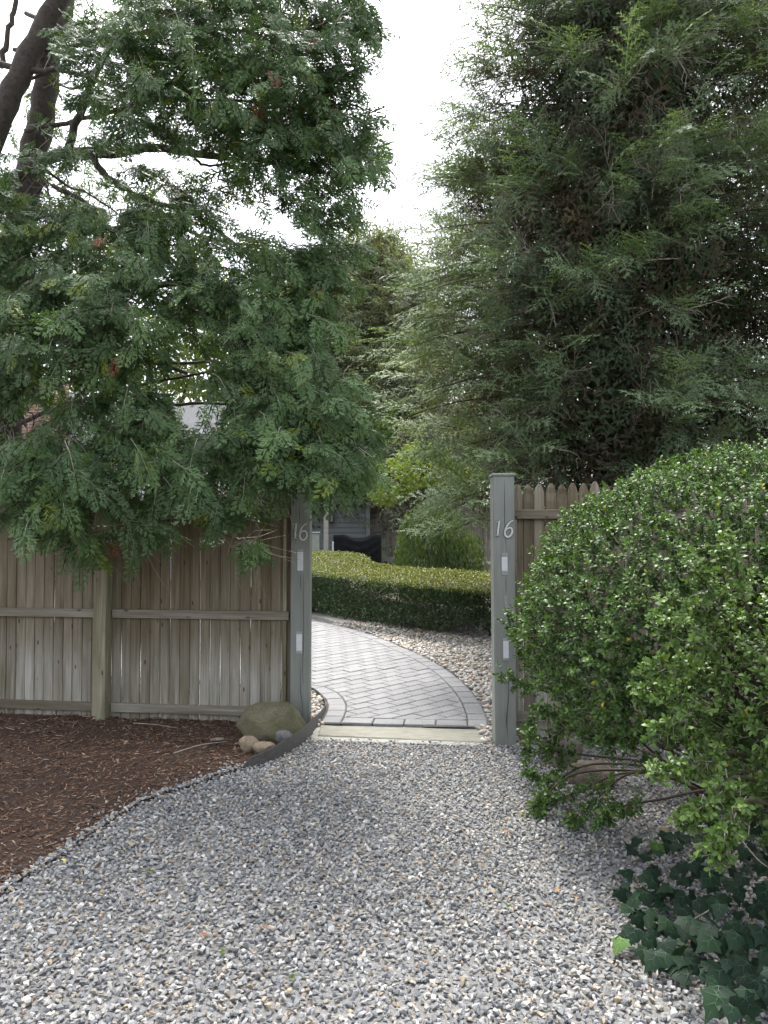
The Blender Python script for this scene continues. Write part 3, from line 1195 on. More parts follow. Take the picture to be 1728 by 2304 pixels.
M['boulder'] = rock_mat('mossy_boulder', (0.13, 0.115, 0.08), (0.27, 0.24, 0.17), (0.075, 0.085, 0.025))
M['tan_rock'] = rock_mat('tan_rock', (0.17, 0.135, 0.095), (0.32, 0.26, 0.19))
M['grey_rock'] = rock_mat('grey_rock', (0.11, 0.115, 0.12), (0.19, 0.195, 0.2))
M['brown_rock'] = rock_mat('brown_rock', (0.10, 0.085, 0.07), (0.20, 0.175, 0.145))


def rock(name, label, c, r, mat, seed, cuts=9, rough=0.06, cat='rock'):
    rg = np.random.default_rng(seed)
    v, t = ico(4 if max(r) > 0.1 else 3)
    d = v.copy()
    for _ in range(cuts):
        nrm = rg.normal(size=3)
        nrm /= np.linalg.norm(nrm)
        ex = np.clip(v @ nrm - rg.uniform(0.62, 0.9), 0, None)
        v = v - 0.9 * ex[:, None] * nrm
    v = v * (1 + rough * (vnoise(d * 2.2 + seed * 7, 2) - 0.5) * 2 + 0.4 * rough * (vnoise(d * 6 + seed, 4) - 0.5) * 2)[:, None]
    v = v * np.asarray(r)
    o = obj(name, tri_mesh(name, v, t, mat, None, True), None, c)
    tag(o, label, cat)
    return o


# boulder beside the left post, its small rocks, and the two under the shrub
gp = lambda x, y: ground(x, y)
bc = gp(622, 1683)
rock('boulder', 'large mossy boulder at the foot of the left gate post', (bc[0] - 0.075, 5.57, 0.045), (0.262, 0.19, 0.225), 'boulder', 9, 14, 0.10, 'boulder')
p = gp(558, 1697); rock('rock', 'lumpy tan rock leaning on the left side of the mossy boulder', (p[0], p[1] + 0.03, 0.055), (0.075, 0.065, 0.062), 'tan_rock', 8, 6, 0.12)
p = gp(593, 1703); rock('rock', 'flat tan rock lying between the boulder and the metal edging', (p[0], p[1] + 0.03, 0.05), (0.085, 0.06, 0.045), 'tan_rock', 12, 7, 0.06)
p = gp(637, 1692); rock('rock', 'dark grey angular rock in front of the mossy boulder', (p[0] - 0.005, p[1] + 0.03, 0.085), (0.07, 0.05, 0.055), 'grey_rock', 5, 12, 0.04)
p = gp(488, 1684); rock('rock', 'flat pale brown stone lying on the mulch left of the boulder', (p[0], p[1], 0.062), (0.05, 0.03, 0.015), 'brown_rock', 6, 8, 0.06)
p = gp(1268, 1722); rock('rock', 'rough grey brown rock under the rounded shrub near the right gate post', (p[0], p[1], 0.08), (0.125, 0.12, 0.125), 'brown_rock', 15, 9, 0.1)
p = gp(1335, 1765); rock('rock', 'rounded brownish boulder lying under the rounded shrub on the gravel', (p[0], p[1], 0.05), (0.15, 0.12, 0.10), 'brown_rock', 18, 11, 0.10)
p = gp(1495, 1880); rock('rock', 'small tan stone on the gravel in the shade of the shrub', (p[0], p[1], 0.025), (0.03, 0.024, 0.02), 'tan_rock', 22, 7, 0.06)

# ------------------------------------------------------------------ leaf and spray shapes
def thuja_frond(seed):
    """flat scale-leaved fan, 1 long along +Y"""
    r = np.random.default_rng(seed)
    V, T = [], []

    def leaf(p, d, L, w):
        n_ = np.array([-d[1], d[0]])
        i = len(V)
        V.extend([p, p + d * L * 0.5 + n_ * w * 0.55, p + d * L, p + d * L * 0.5 - n_ * w * 0.55])
        T.extend([(0 + i, i + 1, i + 2), (i, i + 2, i + 3)])

    def small(p, d, L, w):
        n_ = np.array([-d[1], d[0]])
        i = len(V)
        V.extend([p - n_ * w * 0.5, p + n_ * w * 0.5, p + d * L])
        T.append((i, i + 1, i + 2))

    ns = 8
    for k in range(ns):
        t = 0.08 + 0.86 * k / ns
        s = 1 if k % 2 else -1
        p = np.array([0.02 * math.sin(t * 5 + seed), t])
        ang = math.radians(r.uniform(36, 54)) * s
        d = np.array([math.sin(ang), math.cos(ang)])
        L = (0.42 * (1 - t) ** 0.6 + 0.08) * r.uniform(0.8, 1.15)
        leaf(p, d, L, 0.045)
        for j in range(4):
            u = 0.2 + 0.75 * j / 4
            s2 = 1 if j % 2 else -1
            a2 = ang + math.radians(r.uniform(30, 46)) * s2
            small(p + d * L * u, np.array([math.sin(a2), math.cos(a2)]), 0.5 * L * (1.1 - u) + 0.045, 0.06)
    leaf(np.array([0, 0.0]), np.array([0, 1.0]), 1.0, 0.032)
    V = np.array(V)
    z = -0.22 * V[:, 1] ** 2 - 0.35 * V[:, 0] ** 2 + 0.03 * np.sin(V[:, 1] * 9 + seed) + r.normal(0, 0.006, len(V))
    return np.column_stack([V, z]), np.array(T)


def hemlock_spray(seed, twigs=12, needles=5, wide=1.0, fat=1.0):
    r = np.random.default_rng(seed)
    V, T = [], []

    def comb(p, d, L, w, nn, bare=False):
        n_ = np.array([-d[1], d[0]])
        i = len(V)
        V.extend([p - n_ * 0.008, p + n_ * 0.008, p + d * L])
        T.append((i, i + 1, i + 2))
        for j in range(nn):
            for s in (-1, 1):
                q = p + d * L * ((j + 0.35 + 0.25 * s) / nn)
                e = d * 0.62 + n_ * s * 0.8
                ln = w * r.uniform(0.7, 1.1) * (1 - 0.4 * j / nn)
                i = len(V)
                V.extend([q - d * 0.021 * fat, q + d * 0.021 * fat, q + e * ln * fat])
                T.append((i, i + 1, i + 2))

    for k in range(twigs):
        t = 0.08 + 0.84 * k / twigs
        s = 1 if k % 2 else -1
        a = math.radians(r.uniform(42, 62)) * s
        L = wide * (0.40 * (1 - t) ** 0.75 + 0.07) * r.uniform(0.7, 1.15)
        comb(np.array([0, t]), np.array([math.sin(a), math.cos(a)]), L, 0.078, needles)
    comb(np.array([0, 0.0]), np.array([0, 1.0]), 1.0, 0.07, needles + 4)
    V = np.array(V)
    z = -0.42 * V[:, 1] ** 2 - 0.6 * V[:, 0] ** 2 + r.normal(0, 0.008, len(V))
    return np.column_stack([V, z]), np.array(T)


def bare_spray(seed):
    """dead inner twigs: a thin branching line"""
    r = np.random.default_rng(seed)
    V, T = [], []

    def line(p, d, L, w):
        n_ = np.cross(d, (0.2, 0.3, 1.0))
        n_ /= np.linalg.norm(n_)
        m_ = np.cross(d, n_)
        i = len(V)
        q = p + d * L * 0.5 + r.normal(0, 0.05 * L, 3)
        e = p + d * L
        V.extend([p + n_ * w, p - n_ * w * 0.5 + m_ * w, q + n_ * w * 0.8, q - n_ * w * 0.5 + m_ * w * 0.8, e])
        T.extend([(i, i + 1, i + 2), (i + 1, i + 3, i + 2), (i + 2, i + 3, i + 4)])
        return q, e

    d = np.array([0, 1.0, 0])
    q, e = line(np.zeros(3), d, 1.0, 0.010)
    for k in range(6):
        t = 0.15 + 0.8 * k / 6
        dd = d + r.normal(0, 0.75, 3)
        dd /= np.linalg.norm(dd)
        q2, e2 = line(np.array([0, t, 0]), dd, r.uniform(0.2, 0.5), 0.007)
        for _ in range(1):
            d3 = dd + r.normal(0, 0.7, 3)
            d3 /= np.linalg.norm(d3)
            line(q2, d3, r.uniform(0.1, 0.25), 0.005)
    return np.array(V), np.array(T)


def oval_leaf(width=0.46, fold=0.10, curl=0.12):
    v = np.array([(0, 0, 0), (width * 0.40, 0.32, fold), (width * 0.5, 0.68, fold * 0.9), (0, 1, -curl), (-width * 0.5, 0.68, fold * 0.9), (-width * 0.40, 0.32, fold)])
    t = np.array([(0, 1, 5), (1, 2, 5), (2, 4, 5), (2, 3, 4)])
    return v, t


def lance_leaf(width=0.3):
    v = np.array([(0, 0, 0), (width / 2, 0.42, 0.06), (0, 1, -0.1), (-width / 2, 0.42, 0.06)])
    return v, np.array([(0, 1, 2), (0, 2, 3)])


THUJA = [thuja_frond(s) for s in range(6)]
HEML = [hemlock_spray(s, 8, 4) for s in range(6)]
HEML_FAR = [hemlock_spray(s + 20, 6, 2) for s in range(4)]
HEML_WIDE = [hemlock_spray(s + 40, 7, 2, 1.3, 1.5) for s in range(3)]
BARE = [bare_spray(s) for s in range(5)]
OVAL = [oval_leaf(), oval_leaf(0.52, 0.06, 0.05), oval_leaf(0.42, 0.14, 0.2)]
LANCE = [lance_leaf(), lance_leaf(0.38)]


def unit(v):
    return v / (np.linalg.norm(v, axis=-1, keepdims=True) + 1e-9)


# ------------------------------------------------------------------ big arborvitae over the left fence
trng = np.random.default_rng(77)
t_root = empty('arborvitae_tree', (-3.15, 7.0, 0))
tag(t_root, 'large arborvitae with dark green fan foliage hanging over the left fence', 'tree')
TL = np.array(t_root.location)


def limb(pxs, r0, r1, name='limb', mat='bark', sides=8, parent=t_root, sub=5, wob=0.012):
    P = catmull([at(*p) for p in pxs], sub)
    off = np.array(parent.location)
    k = len(P)
    rr = np.linspace(r0, r1, k) * (1 + trng.normal(0, 0.025, k))
    P = [p - off + (trng.normal(0, min(wob, 0.10 * rr[i] if r0 > 0.05 else 0.3 * rr[i]), 3) if 0 < i < k - 1 else 0) for i, p in enumerate(P)]
    return MB().tube(P, rr, sides).build(name, mat, parent, True)


limb([(20, 1590, 7.0), (10, 1000, 7.0), (15, 700, 7.0), (55, 450, 7.1), (95, 260, 7.1), (118, 110, 7.1), (150, -60, 7.2), (170, -500, 7.3)], 0.17, 0.08, 'trunk', sides=12)
limb([(-20, 900, 6.9), (-60, 500, 6.7), (-10, 290, 6.6), (55, 150, 6.6), (125, 10, 6.6), (200, -160, 6.6)], 0.12, 0.075, 'trunk', sides=12)
limb([(-5, 430, 6.9), (70, 375, 6.6), (150, 345, 6.4), (250, 345, 6.3), (345, 333, 6.2), (470, 350, 6.1), (600, 362, 6.0), (700, 390, 5.9)], 0.06, 0.016)
limb([(150, 343, 6.4), (185, 240, 6.3), (235, 130, 6.2), (300, 50, 6.1), (380, -40, 6.0)], 0.035, 0.02)
limb([(200, 350, 6.35), (255, 410, 6.2), (340, 452, 6.1), (430, 480, 6.0), (510, 535, 5.9), (590, 600, 5.8)], 0.03, 0.009)
limb([(340, 452, 6.1), (365, 500, 6.1), (385, 540, 6.1)], 0.012, 0.006)
limb([(120, 418, 6.6), (190, 455, 6.4), (230, 505, 6.3), (225, 570, 6.3)], 0.022, 0.010)
limb([(-20, 140, 6.7), (60, 155, 6.6), (160, 163, 6.5), (230, 185, 6.4), (300, 205, 6.3)], 0.03, 0.012)
limb([(0, 150, 7.4), (18, 80, 7.4), (35, 10, 7.4), (45, -60, 7.4)], 0.03, 0.022)
limb([(430, 345, 6.1), (460, 372, 6.05), (530, 368, 6.0)], 0.014, 0.008)
limb([(40, 880, 6.9), (90, 900, 6.6), (130, 960, 6.3), (140, 1020, 6.1)], 0.03, 0.014)
limb([(200, 920, 6.6), (260, 970, 6.2), (300, 1010, 6.0)], 0.03, 0.012)
limb([(285, 1158, 5.45), (330, 1165, 5.4), (385, 1172, 5.35), (425, 1163, 5.35), (455, 1135, 5.4), (470, 1080, 5.6)], 0.008, 0.016)
limb([(350, 1165, 5.4), (390, 1150, 5.35), (420, 1130, 5.3)], 0.004, 0.0025, 'twig', 'twig', 5)
limb([(20, 770, 6.8), (150, 760, 6.2), (300, 800, 5.8), (420, 840, 5.6)], 0.035, 0.012)
limb([(40, 620, 6.9), (200, 640, 6.2), (400, 640, 5.9), (600, 680, 5.6), (700, 740, 5.5)], 0.04, 0.01)

blobs = [  # photo x, y, half width, half height, distance: where the foliage hangs
    (560, 40, 290, 110, 5.7, 1.2), (330, 100, 150, 100, 5.6, 1), (640, 180, 160, 100, 5.5, 1.2), (420, 220, 180, 75, 5.5, 1.1), (790, 50, 55, 110, 5.7, 0.8),
    (750, 250, 80, 80, 5.6, 1.1), (815, 350, 50, 55, 5.6, 1.0), (710, 350, 95, 70, 5.5, 1.1), (735, 450, 80, 80, 5.5, 1.1), (560, 290, 110, 45, 5.6, 0.8), (640, 290, 80, 60, 5.6, 1.0),
    (200, 210, 70, 50, 6.1, 0.6), (200, 110, 90, 60, 6.0, 0.8), (110, 330, 90, 50, 6.2, 0.5), (260, 480, 150, 50, 6.0, 0.9), (120, 490, 110, 50, 5.9, 1.0), (60, 570, 110, 80, 5.8, 1), (30, 430, 50, 60, 6.0, 0.8), (210, 600, 150, 80, 5.7, 1), (380, 560, 110, 70, 5.8, 0.8), (330, 410, 90, 40, 6.1, 0.6), (500, 410, 70, 40, 5.9, 0.55), (270, 300, 110, 40, 6.0, 0.6), (600, 400, 80, 50, 5.7, 0.7), (400, 470, 110, 40, 6.0, 0.6), (430, 300, 100, 35, 5.8, 0.8),
    (560, 610, 170, 80, 5.5, 1.1), (720, 590, 100, 60, 5.6, 1.0), (120, 720, 150, 120, 5.3, 1.1), (290, 740, 120, 100, 5.5, 0.9), (470, 690, 110, 70, 5.6, 1),
    (620, 750, 110, 100, 5.4, 1), (690, 690, 70, 70, 5.5, 1), (560, 850, 90, 70, 5.3, 1), (680, 890, 110, 100, 5.2, 1.1), (755, 980, 75, 80, 5.2, 1.1),
    (600, 1000, 160, 90, 5.1, 1.2), (710, 1045, 110, 50, 5.1, 1.2), (420, 1050, 120, 60, 5.1, 1.1), (250, 930, 120, 80, 5.4, 1.15), (330, 980, 90, 50, 5.5, 1.0), (300, 1085, 130, 45, 5.2, 1.1),
    (110, 1060, 130, 80, 5.1, 1.2), (60, 970, 70, 45, 5.4, 0.7), (40, 850, 60, 60, 5.6, 0.9), (110, 1160, 110, 40, 5.25, 1.1), (180, 1215, 70, 28, 5.3, 1.1),
    (330, 1185, 45, 28, 5.3, 0.9), (520, 1140, 80, 40, 5.2, 1.1), (545, 1225, 25, 22, 5.2, 0.8), (-150, 700, 200, 500, 5.6, 0.5), (500, -150, 400, 90, 5.8, 0.5),
]
P_, F_, N_, S_, C_ = [], [], [], [], []
tw = MB()
for (bx_, by_, rx, ry, bY, dens) in blobs[:-2]:          # a limb out to every mass of foliage
    x0 = 30 + trng.uniform(0, 60)
    y0 = by_ + trng.uniform(-150, 130)
    if 270 < by_ < 480 or bx_ < 0:
        continue
    c_ = []
    for t_ in (0.0, 0.22, 0.45, 0.7, 0.9, 1.1):
        sag_ = 70 * t_ * (1 - t_) * 2
        c_.append((x0 + (bx_ - x0) * t_ + trng.normal(0, 14), y0 + (by_ - y0) * t_ ** 0.8 - sag_ + trng.normal(0, 16), 6.95 + (bY + 0.2 - 6.95) * min(1, t_ * 1.1) + trng.normal(0, 0.06)))
    limb(c_, 0.013 + 0.000016 * abs(bx_), 0.003, sides=5, sub=4)
for (bx, by, rx, ry, bY, dens) in blobs:
    n_tw = int(rx * ry * math.pi / 700 * dens) + 2
    for _ in range(n_tw):
        a, q = trng.uniform(0, 2 * math.pi), math.sqrt(trng.random())
        x, y = bx + rx * q * math.cos(a), by + ry * q * math.sin(a)
        p = at(x, y, bY + trng.normal(0, 0.22))
        out = unit(p - np.array([-3.1, 7.3, p[2]]))
        d = unit(out * 0.55 + np.array([0, -0.25, -0.35]) + trng.normal(0, 0.33, 3))
        L = trng.uniform(0.16, 0.36)
        side = unit(np.cross(d, (0, 0, 1.0)))
        tone = trng.random()
        start = p - d * L * 0.5
        tw.tube([start - TL, p + (0, 0, 0.012) - TL, start + d * L - (0, 0, 0.03) - TL], [0.003, 0.0024, 0.0012], 3, False)
        k = int(trng.integers(4, 7))
        for j in range(k):
            t = (j + 0.5) / k
            s = 1 if j % 2 else -1
            fw = unit(d * 0.75 + side * s * 0.55 * (1.1 - t) + np.array([0, 0, -0.32]) + trng.normal(0, 0.22, 3))
            P_.append(start + d * L * t)
            F_.append(fw)
            N_.append(unit(np.array([0, -0.75, 0.55]) + trng.normal(0, 0.45, 3)))
            S_.append(trng.uniform(0.125, 0.235))
            C_.append((tone, y))
P_, F_, N_, S_ = map(np.array, (P_, F_, N_, S_))
C_ = np.array(C_)
n = len(P_)
tone = np.clip(C_[:, 0] * 0.72 + trng.random(n) * 0.28, 0, 1)[:, None]
tint = np.array((0.032, 0.066, 0.023)) * (1 - tone) + np.array((0.145, 0.24, 0.092)) * tone
dead = trng.random(n) < 0.006
tint[dead] = (0.17, 0.06, 0.025)
yel = trng.random(n) < 0.06
tint[yel] = tint[yel] * (1.7, 1.3, 0.6)
foliage('foliage', THUJA, trng.integers(0, 6, n), frames(F_, N_), S_, P_, tint, 'thuja', t_root, 'spray', 300)
print('thuja fronds', n)
# further back, thinner, the yellow of backlight put into the tint
back = [(230, 420, 220, 60, 7.4, 0.5), (140, 240, 140, 60, 7.5, 0.3), (430, 420, 120, 60, 7.3, 0.3), (200, 60, 120, 70, 7.3, 0.5), (190, 500, 190, 100, 7.6, 0.8), (350, 680, 190, 150, 7.6, 0.5), (80, 800, 150, 120, 7.5, 0.6), (330, 880, 150, 90, 7.5, 0.45), (560, 700, 120, 120, 7.4, 0.5), (250, 330, 150, 60, 7.6, 0.25), (620, 930, 130, 120, 7.2, 0.6), (60, 300, 80, 120, 7.7, 0.3), (500, 150, 250, 150, 7.2, 0.45), (330, 1040, 260, 60, 7.2, 0.5)]
P_, F_, N_, S_ = [], [], [], []
for (bx, by, rx, ry, bY, dens) in back:
    for _ in range(int(rx * ry * math.pi / 210 * dens)):
        a, q = trng.uniform(0, 2 * math.pi), math.sqrt(trng.random())
        p = at(bx + rx * q * math.cos(a), by + ry * q * math.sin(a), bY + trng.normal(0, 0.35))
        P_.append(p)
        F_.append(trng.normal(0, 0.6, 3) + (0.2, 0, -0.35))
        N_.append(np.array([0, -0.4, 0.6]) + trng.normal(0, 0.6, 3))
        S_.append(trng.uniform(0.13, 0.24))
P_, F_, N_, S_ = map(np.array, (P_, F_, N_, S_))
n = len(P_)
foliage('back_foliage', THUJA, trng.integers(0, 6, n), frames(unit(F_), unit(N_)), S_, P_, rand_tint(trng, n, (0.07, 0.12, 0.025), (0.16, 0.22, 0.045)), 'thuja', t_root)
# bare twigs through the crown and clusters of tan cones
for _ in range(800):
    bx, by, rx, ry, bY, dens = blobs[int(trng.integers(0, len(blobs)))]
    p = at(bx + rx * trng.uniform(-1, 1), by + ry * trng.uniform(-1, 1), bY + trng.uniform(0, 0.5)) - TL
    d = unit(np.array([0.5, -0.2, -0.5]) + trng.normal(0, 0.6, 3)) * trng.uniform(0.15, 0.5)
    w_ = trng.normal(0, 0.03, 3)
    tw.tube([p, p + d * 0.5 + w_, p + d], [0.0035, 0.0025, 0.0012], 3, False)
tw.build('twigs', 'twig', t_root)['kind'] = 'stuff'
cv, ct = ico(1)
cp, cs = [], []
for (x, y) in [(320, 145), (330, 180), (415, 155), (425, 130), (300, 15), (650, 265), (605, 290), (660, 310), (735, 270), (545, 205), (720, 290), (785, 905), (690, 735), (700, 775), (300, 120), (440, 500), (110, 740), (640, 410), (780, 880)]:
    c = at(x, y, 5.35)
    for _ in range(int(trng.integers(4, 9))):
        cp.append(c + trng.normal(0, 0.022, 3))
        cs.append(trng.uniform(0.004, 0.0075))
cp, cs = np.array(cp), np.array(cs)
foliage('cones', [(cv * (0.7, 1.3, 0.7), ct)], np.zeros(len(cp), int), rand_rot(trng, len(cp), 0.8), cs, cp, rand_tint(trng, len(cp), (0.26, 0.17, 0.04), (0.42, 0.31, 0.09)), 'pebble', t_root, smooth=True)


# ------------------------------------------------------------------ hemlocks
def hemlock(name, label, base, zlo, ztop, radius, nb, per, seed, sp, dark, light, protos=HEML, mat='hemlock', trunk_r=0.16, arc=(-3.3, 0.4), bare=0, brown=0.1, pieces=0, rise=0.22, cat='tree', droop=0.42, inner=0, tips=3):
    """a trunk, tiers of arching branches with flat drooping sprays on their outer part"""
    r = np.random.default_rng(seed)
    base = np.array(base, float)
    root = empty(name, tuple(base))
    tag(root, label, cat)
    hz = np.linspace(0, ztop, 9)
    MB().tube([(r.normal(0, 0.03), r.normal(0, 0.03), z - 0.1) for z in hz], np.linspace(trunk_r, 0.02, 9), 10).build('trunk', 'bark', root, True)
    br = MB()
    P, Fw, Nm, S, tn = [], [], [], [], []
    BP, BF, BS = [], [], []
    IP, IF, IN, IS = [], [], [], []
    for _ in range(nb):
        z0 = zlo + (ztop - zlo) * r.random() ** 0.9
        az = r.uniform(*arc)
        h = np.array([math.cos(az), math.sin(az), 0])
        L = radius((z0 - zlo) / (ztop - zlo), az) * r.uniform(0.78, 1.12)
        k = 7
        ts = np.linspace(0, 1, k)
        curve = lambda t: h * L * t + np.array([0, 0, 1]) * L * (rise * t * 1.6 - droop * t * t) + np.array([0, 0, z0])
        pts = [curve(t) for t in ts]
        br.tube(pts, np.interp(ts, [0, 1], [0.006 + 0.006 * L, 0.002]), 3, False)
        side = np.array([-h[1], h[0], 0])
        tone = r.random()
        for j in range(per):
            t = 0.22 + 0.78 * ((j + r.random()) / per) ** 0.8
            s = 1 if j % 2 else -1
            dirn = unit(h * (0.35 + 0.5 * t) + side * s * 0.9 * (1.2 - t) + np.array([0, 0, r.normal(0.05, 0.42)]) + r.normal(0, 0.25, 3))
            P.append(base + curve(t) + r.normal(0, 0.09, 3) * (1.25 - t))
            Fw.append(dirn)
            Nm.append(np.array([0, 0, 0.55]) + h * 0.75 + r.normal(0, 0.45, 3))
            S.append(sp * r.uniform(0.7, 1.25) * (1.12 - 0.3 * t))
            tn.append((tone, t))
        for j in range(tips):          # long arching new growth at the end of the bough
            P.append(base + curve(r.uniform(0.8, 0.98)) + r.normal(0, 0.06, 3))
            Fw.append(h * 0.9 + side * r.normal(0, 0.45) + np.array([0, 0, r.uniform(0.0, 0.7)]))
            Nm.append(np.array([0, 0, 0.8]) + h * 0.2 + np.array([0, -0.5, 0]) + r.normal(0, 0.25, 3))
            S.append(sp * r.uniform(1.0, 1.5))
            tn.append((tone, 2.2))
        for j in range(bare):
            t = r.uniform(0.25, 0.97)
            BP.append(base + curve(t))
            BF.append(h * 0.7 + side * r.normal(0, 0.6) + np.array([0, 0, r.normal(-0.05, 0.5)]))
            BS.append(r.uniform(0.2, 0.5))
    # the inner crown, brown and shaded out
    for _ in range(inner):
        z0 = zlo + (ztop - zlo) * r.random()
        az = r.uniform(*arc)
        h = np.array([math.cos(az), math.sin(az), 0])
        q_ = radius((z0 - zlo) / (ztop - zlo), az) * r.uniform(0.12, 0.62)
        IP.append(base + h * q_ + np.array([0, 0, z0]))
        IF.append(h * 0.3 + r.normal(0, 0.7, 3))
        IN.append(h + r.normal(0, 0.35, 3))
        IS.append(sp * r.uniform(1.3, 2.0))
    br.build('branches', 'twig_dark', root)['kind'] = 'stuff'
    P, Fw, Nm, S, tn = map(np.array, (P, Fw, Nm, S, tn))
    n = len(P)
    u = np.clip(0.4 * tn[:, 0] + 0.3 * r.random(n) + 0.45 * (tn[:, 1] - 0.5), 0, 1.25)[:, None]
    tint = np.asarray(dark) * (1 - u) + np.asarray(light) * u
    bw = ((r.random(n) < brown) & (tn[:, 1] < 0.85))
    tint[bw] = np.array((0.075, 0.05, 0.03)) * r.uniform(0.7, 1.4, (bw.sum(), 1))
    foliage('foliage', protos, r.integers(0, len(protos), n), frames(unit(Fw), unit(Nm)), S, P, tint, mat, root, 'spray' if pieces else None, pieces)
    if inner:
        IP, IF, IN, IS = map(np.array, (IP, IF, IN, IS))
        k_ = len(IP)
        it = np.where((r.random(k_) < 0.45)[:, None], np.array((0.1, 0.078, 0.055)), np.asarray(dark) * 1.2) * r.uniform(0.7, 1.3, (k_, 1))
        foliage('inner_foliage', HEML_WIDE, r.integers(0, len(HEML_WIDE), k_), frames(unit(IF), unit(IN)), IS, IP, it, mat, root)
    if bare:
        BP, BF, BS = map(np.array, (BP, BF, BS))
        V, T, O = merge(BARE, r.integers(0, len(BARE), len(BP)), frames(unit(BF), unit(r.normal(0, 1, (len(BP), 3)))), BS, BP)
        obj('dead_twigs', tri_mesh('dead_twigs', V - base, T, 'twig'), root)['kind'] = 'stuff'
    print(name, n)
    return root


def rad_big(u, az):
    return (1.95 + 0.35 * math.sin(u * 3.0)) * (1.0 if u < 0.75 else 1.0 - 0.9 * (u - 0.75)) * (1.0 + 0.06 * math.sin(az * 5 + u * 17)) * (1.0 - 0.24 * min(1.0, max(0.0, (u - 0.4) / 0.5)))


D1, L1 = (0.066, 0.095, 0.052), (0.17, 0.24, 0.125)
hemlock('hemlock_tree', 'huge dark hemlock with twiggy inner branches rising above the right fence', (2.45, 8.3, 0.05), 1.45, 7.8, rad_big, 330, 15, 101, 0.35, D1, L1, bare=7, brown=0.06, inner=2800, pieces=300, trunk_r=0.2)
hemlock('hemlock_tree', 'second dark hemlock at the right edge of the picture, behind the rounded shrub', (4.7, 8.6, 0.05), 1.5, 7.8, rad_big, 110, 14, 102, 0.42, D1, (0.12, 0.155, 0.075), HEML_FAR, bare=2, brown=0.12, inner=900, trunk_r=0.2)


def rad_mid(u, az):
    return 1.15 * (1 - u) ** 0.5 + 0.3


hemlock('hemlock_tree', 'feathery light green hemlock reaching out beside the right gate post, above the clipped hedge', (1.62, 10.4, 0.14), 2.05, 6.6, rad_mid, 130, 11, 103, 0.36, (0.08, 0.115, 0.045), (0.22, 0.28, 0.11), bare=1, brown=0.05, inner=350, arc=(-4.2, 0.6), trunk_r=0.08, rise=0.35)


def rad_far(u, az):
    return 2.9 * (1 - u) ** 0.75 + 0.15


DF, LF = (0.13, 0.155, 0.095), (0.26, 0.30, 0.165)
for (x, yb, Y, ztop, label, seed) in [(862, 540, 25.0, None, 'tall pointed grey green hemlock in the centre behind the back fence', 111), (775, 570, 27.0, None, 'pointed grey green hemlock left of centre, its spire just right of the arborvitae', 112),
                                      (925, 615, 24.0, None, 'shorter green hemlock right of the central spire, above the back fence', 113), (700, 640, 24.0, None, 'grey green hemlock half hidden behind the arborvitae foliage', 114)]:
    top = at(x, yb, Y)
    hemlock('hemlock_tree', label, (top[0], Y, 0.6), 1.0, top[2] - 0.6, rad_far, 150, 8, seed, 0.85, DF, LF, protos=HEML_FAR, arc=(-3.6, 0.5), brown=0.06, trunk_r=0.14, rise=0.3, inner=420)


# ------------------------------------------------------------------ broadleaf shrubs and trees
def leafy(name, label, base, blobs, n, size, dark, light, seed, protos=OVAL, mat='broadleaf', stems=6, cat='tree', hang=0.2, trunk=None, pieces=0, up=0.4):
    r = np.random.default_rng(seed)
    base = np.array(base, float)
    root = empty(name, tuple(base))
    tag(root, label, cat)
    wts = np.array([b[3] * b[4] * b[5] for b in blobs], float) ** 0.7
    pick = r.choice(len(blobs), n, p=wts / wts.sum())
    B = np.array(blobs, float)
    d = unit(r.normal(0, 1, (n, 3)))
    q = (0.45 + 0.55 * r.random(n) ** 0.5)[:, None]
    P = B[pick, :3] + d * q * B[pick, 3:6]
    # leaves gather in tufts
    P = P + 0.35 * np.stack([vnoise(P / (size * 7) + 9 * k, k) - 0.5 for k in range(3)], 1) * size * 7
    Fw = unit(d * 0.8 + r.normal(0, 0.5, (n, 3)) + (0, 0, -hang))
    Nm = unit(np.array([0, -0.2, up]) + d * 0.3 + r.normal(0, 0.35, (n, 3)))
    tint = rand_tint(r, n, dark, light)
    foliage('crown', protos, r.integers(0, len(protos), n), frames(Fw, Nm), size * r.uniform(0.7, 1.3, n), P, tint, mat, root, 'leaf' if pieces else None, pieces)
    tr = MB()
    for k in range(stems):
        b_ = B[k % len(B)]
        e = b_[:3] - base + r.normal(0, 0.3, 3) * b_[3:6]
        m_ = e * 0.5 + r.normal(0, 0.08, 3)
        tr = MB()
        w0 = trunk or 0.02
        tr.tube(catmull([np.array([r.normal(0, 0.05), r.normal(0, 0.05), -0.1]), m_ * (0.7, 0.7, 1), e], 4), np.linspace(w0, w0 * 0.25, 9), 6)
        tr.build('trunk' if k == 0 else 'limb', 'bark', root, True)
    return root


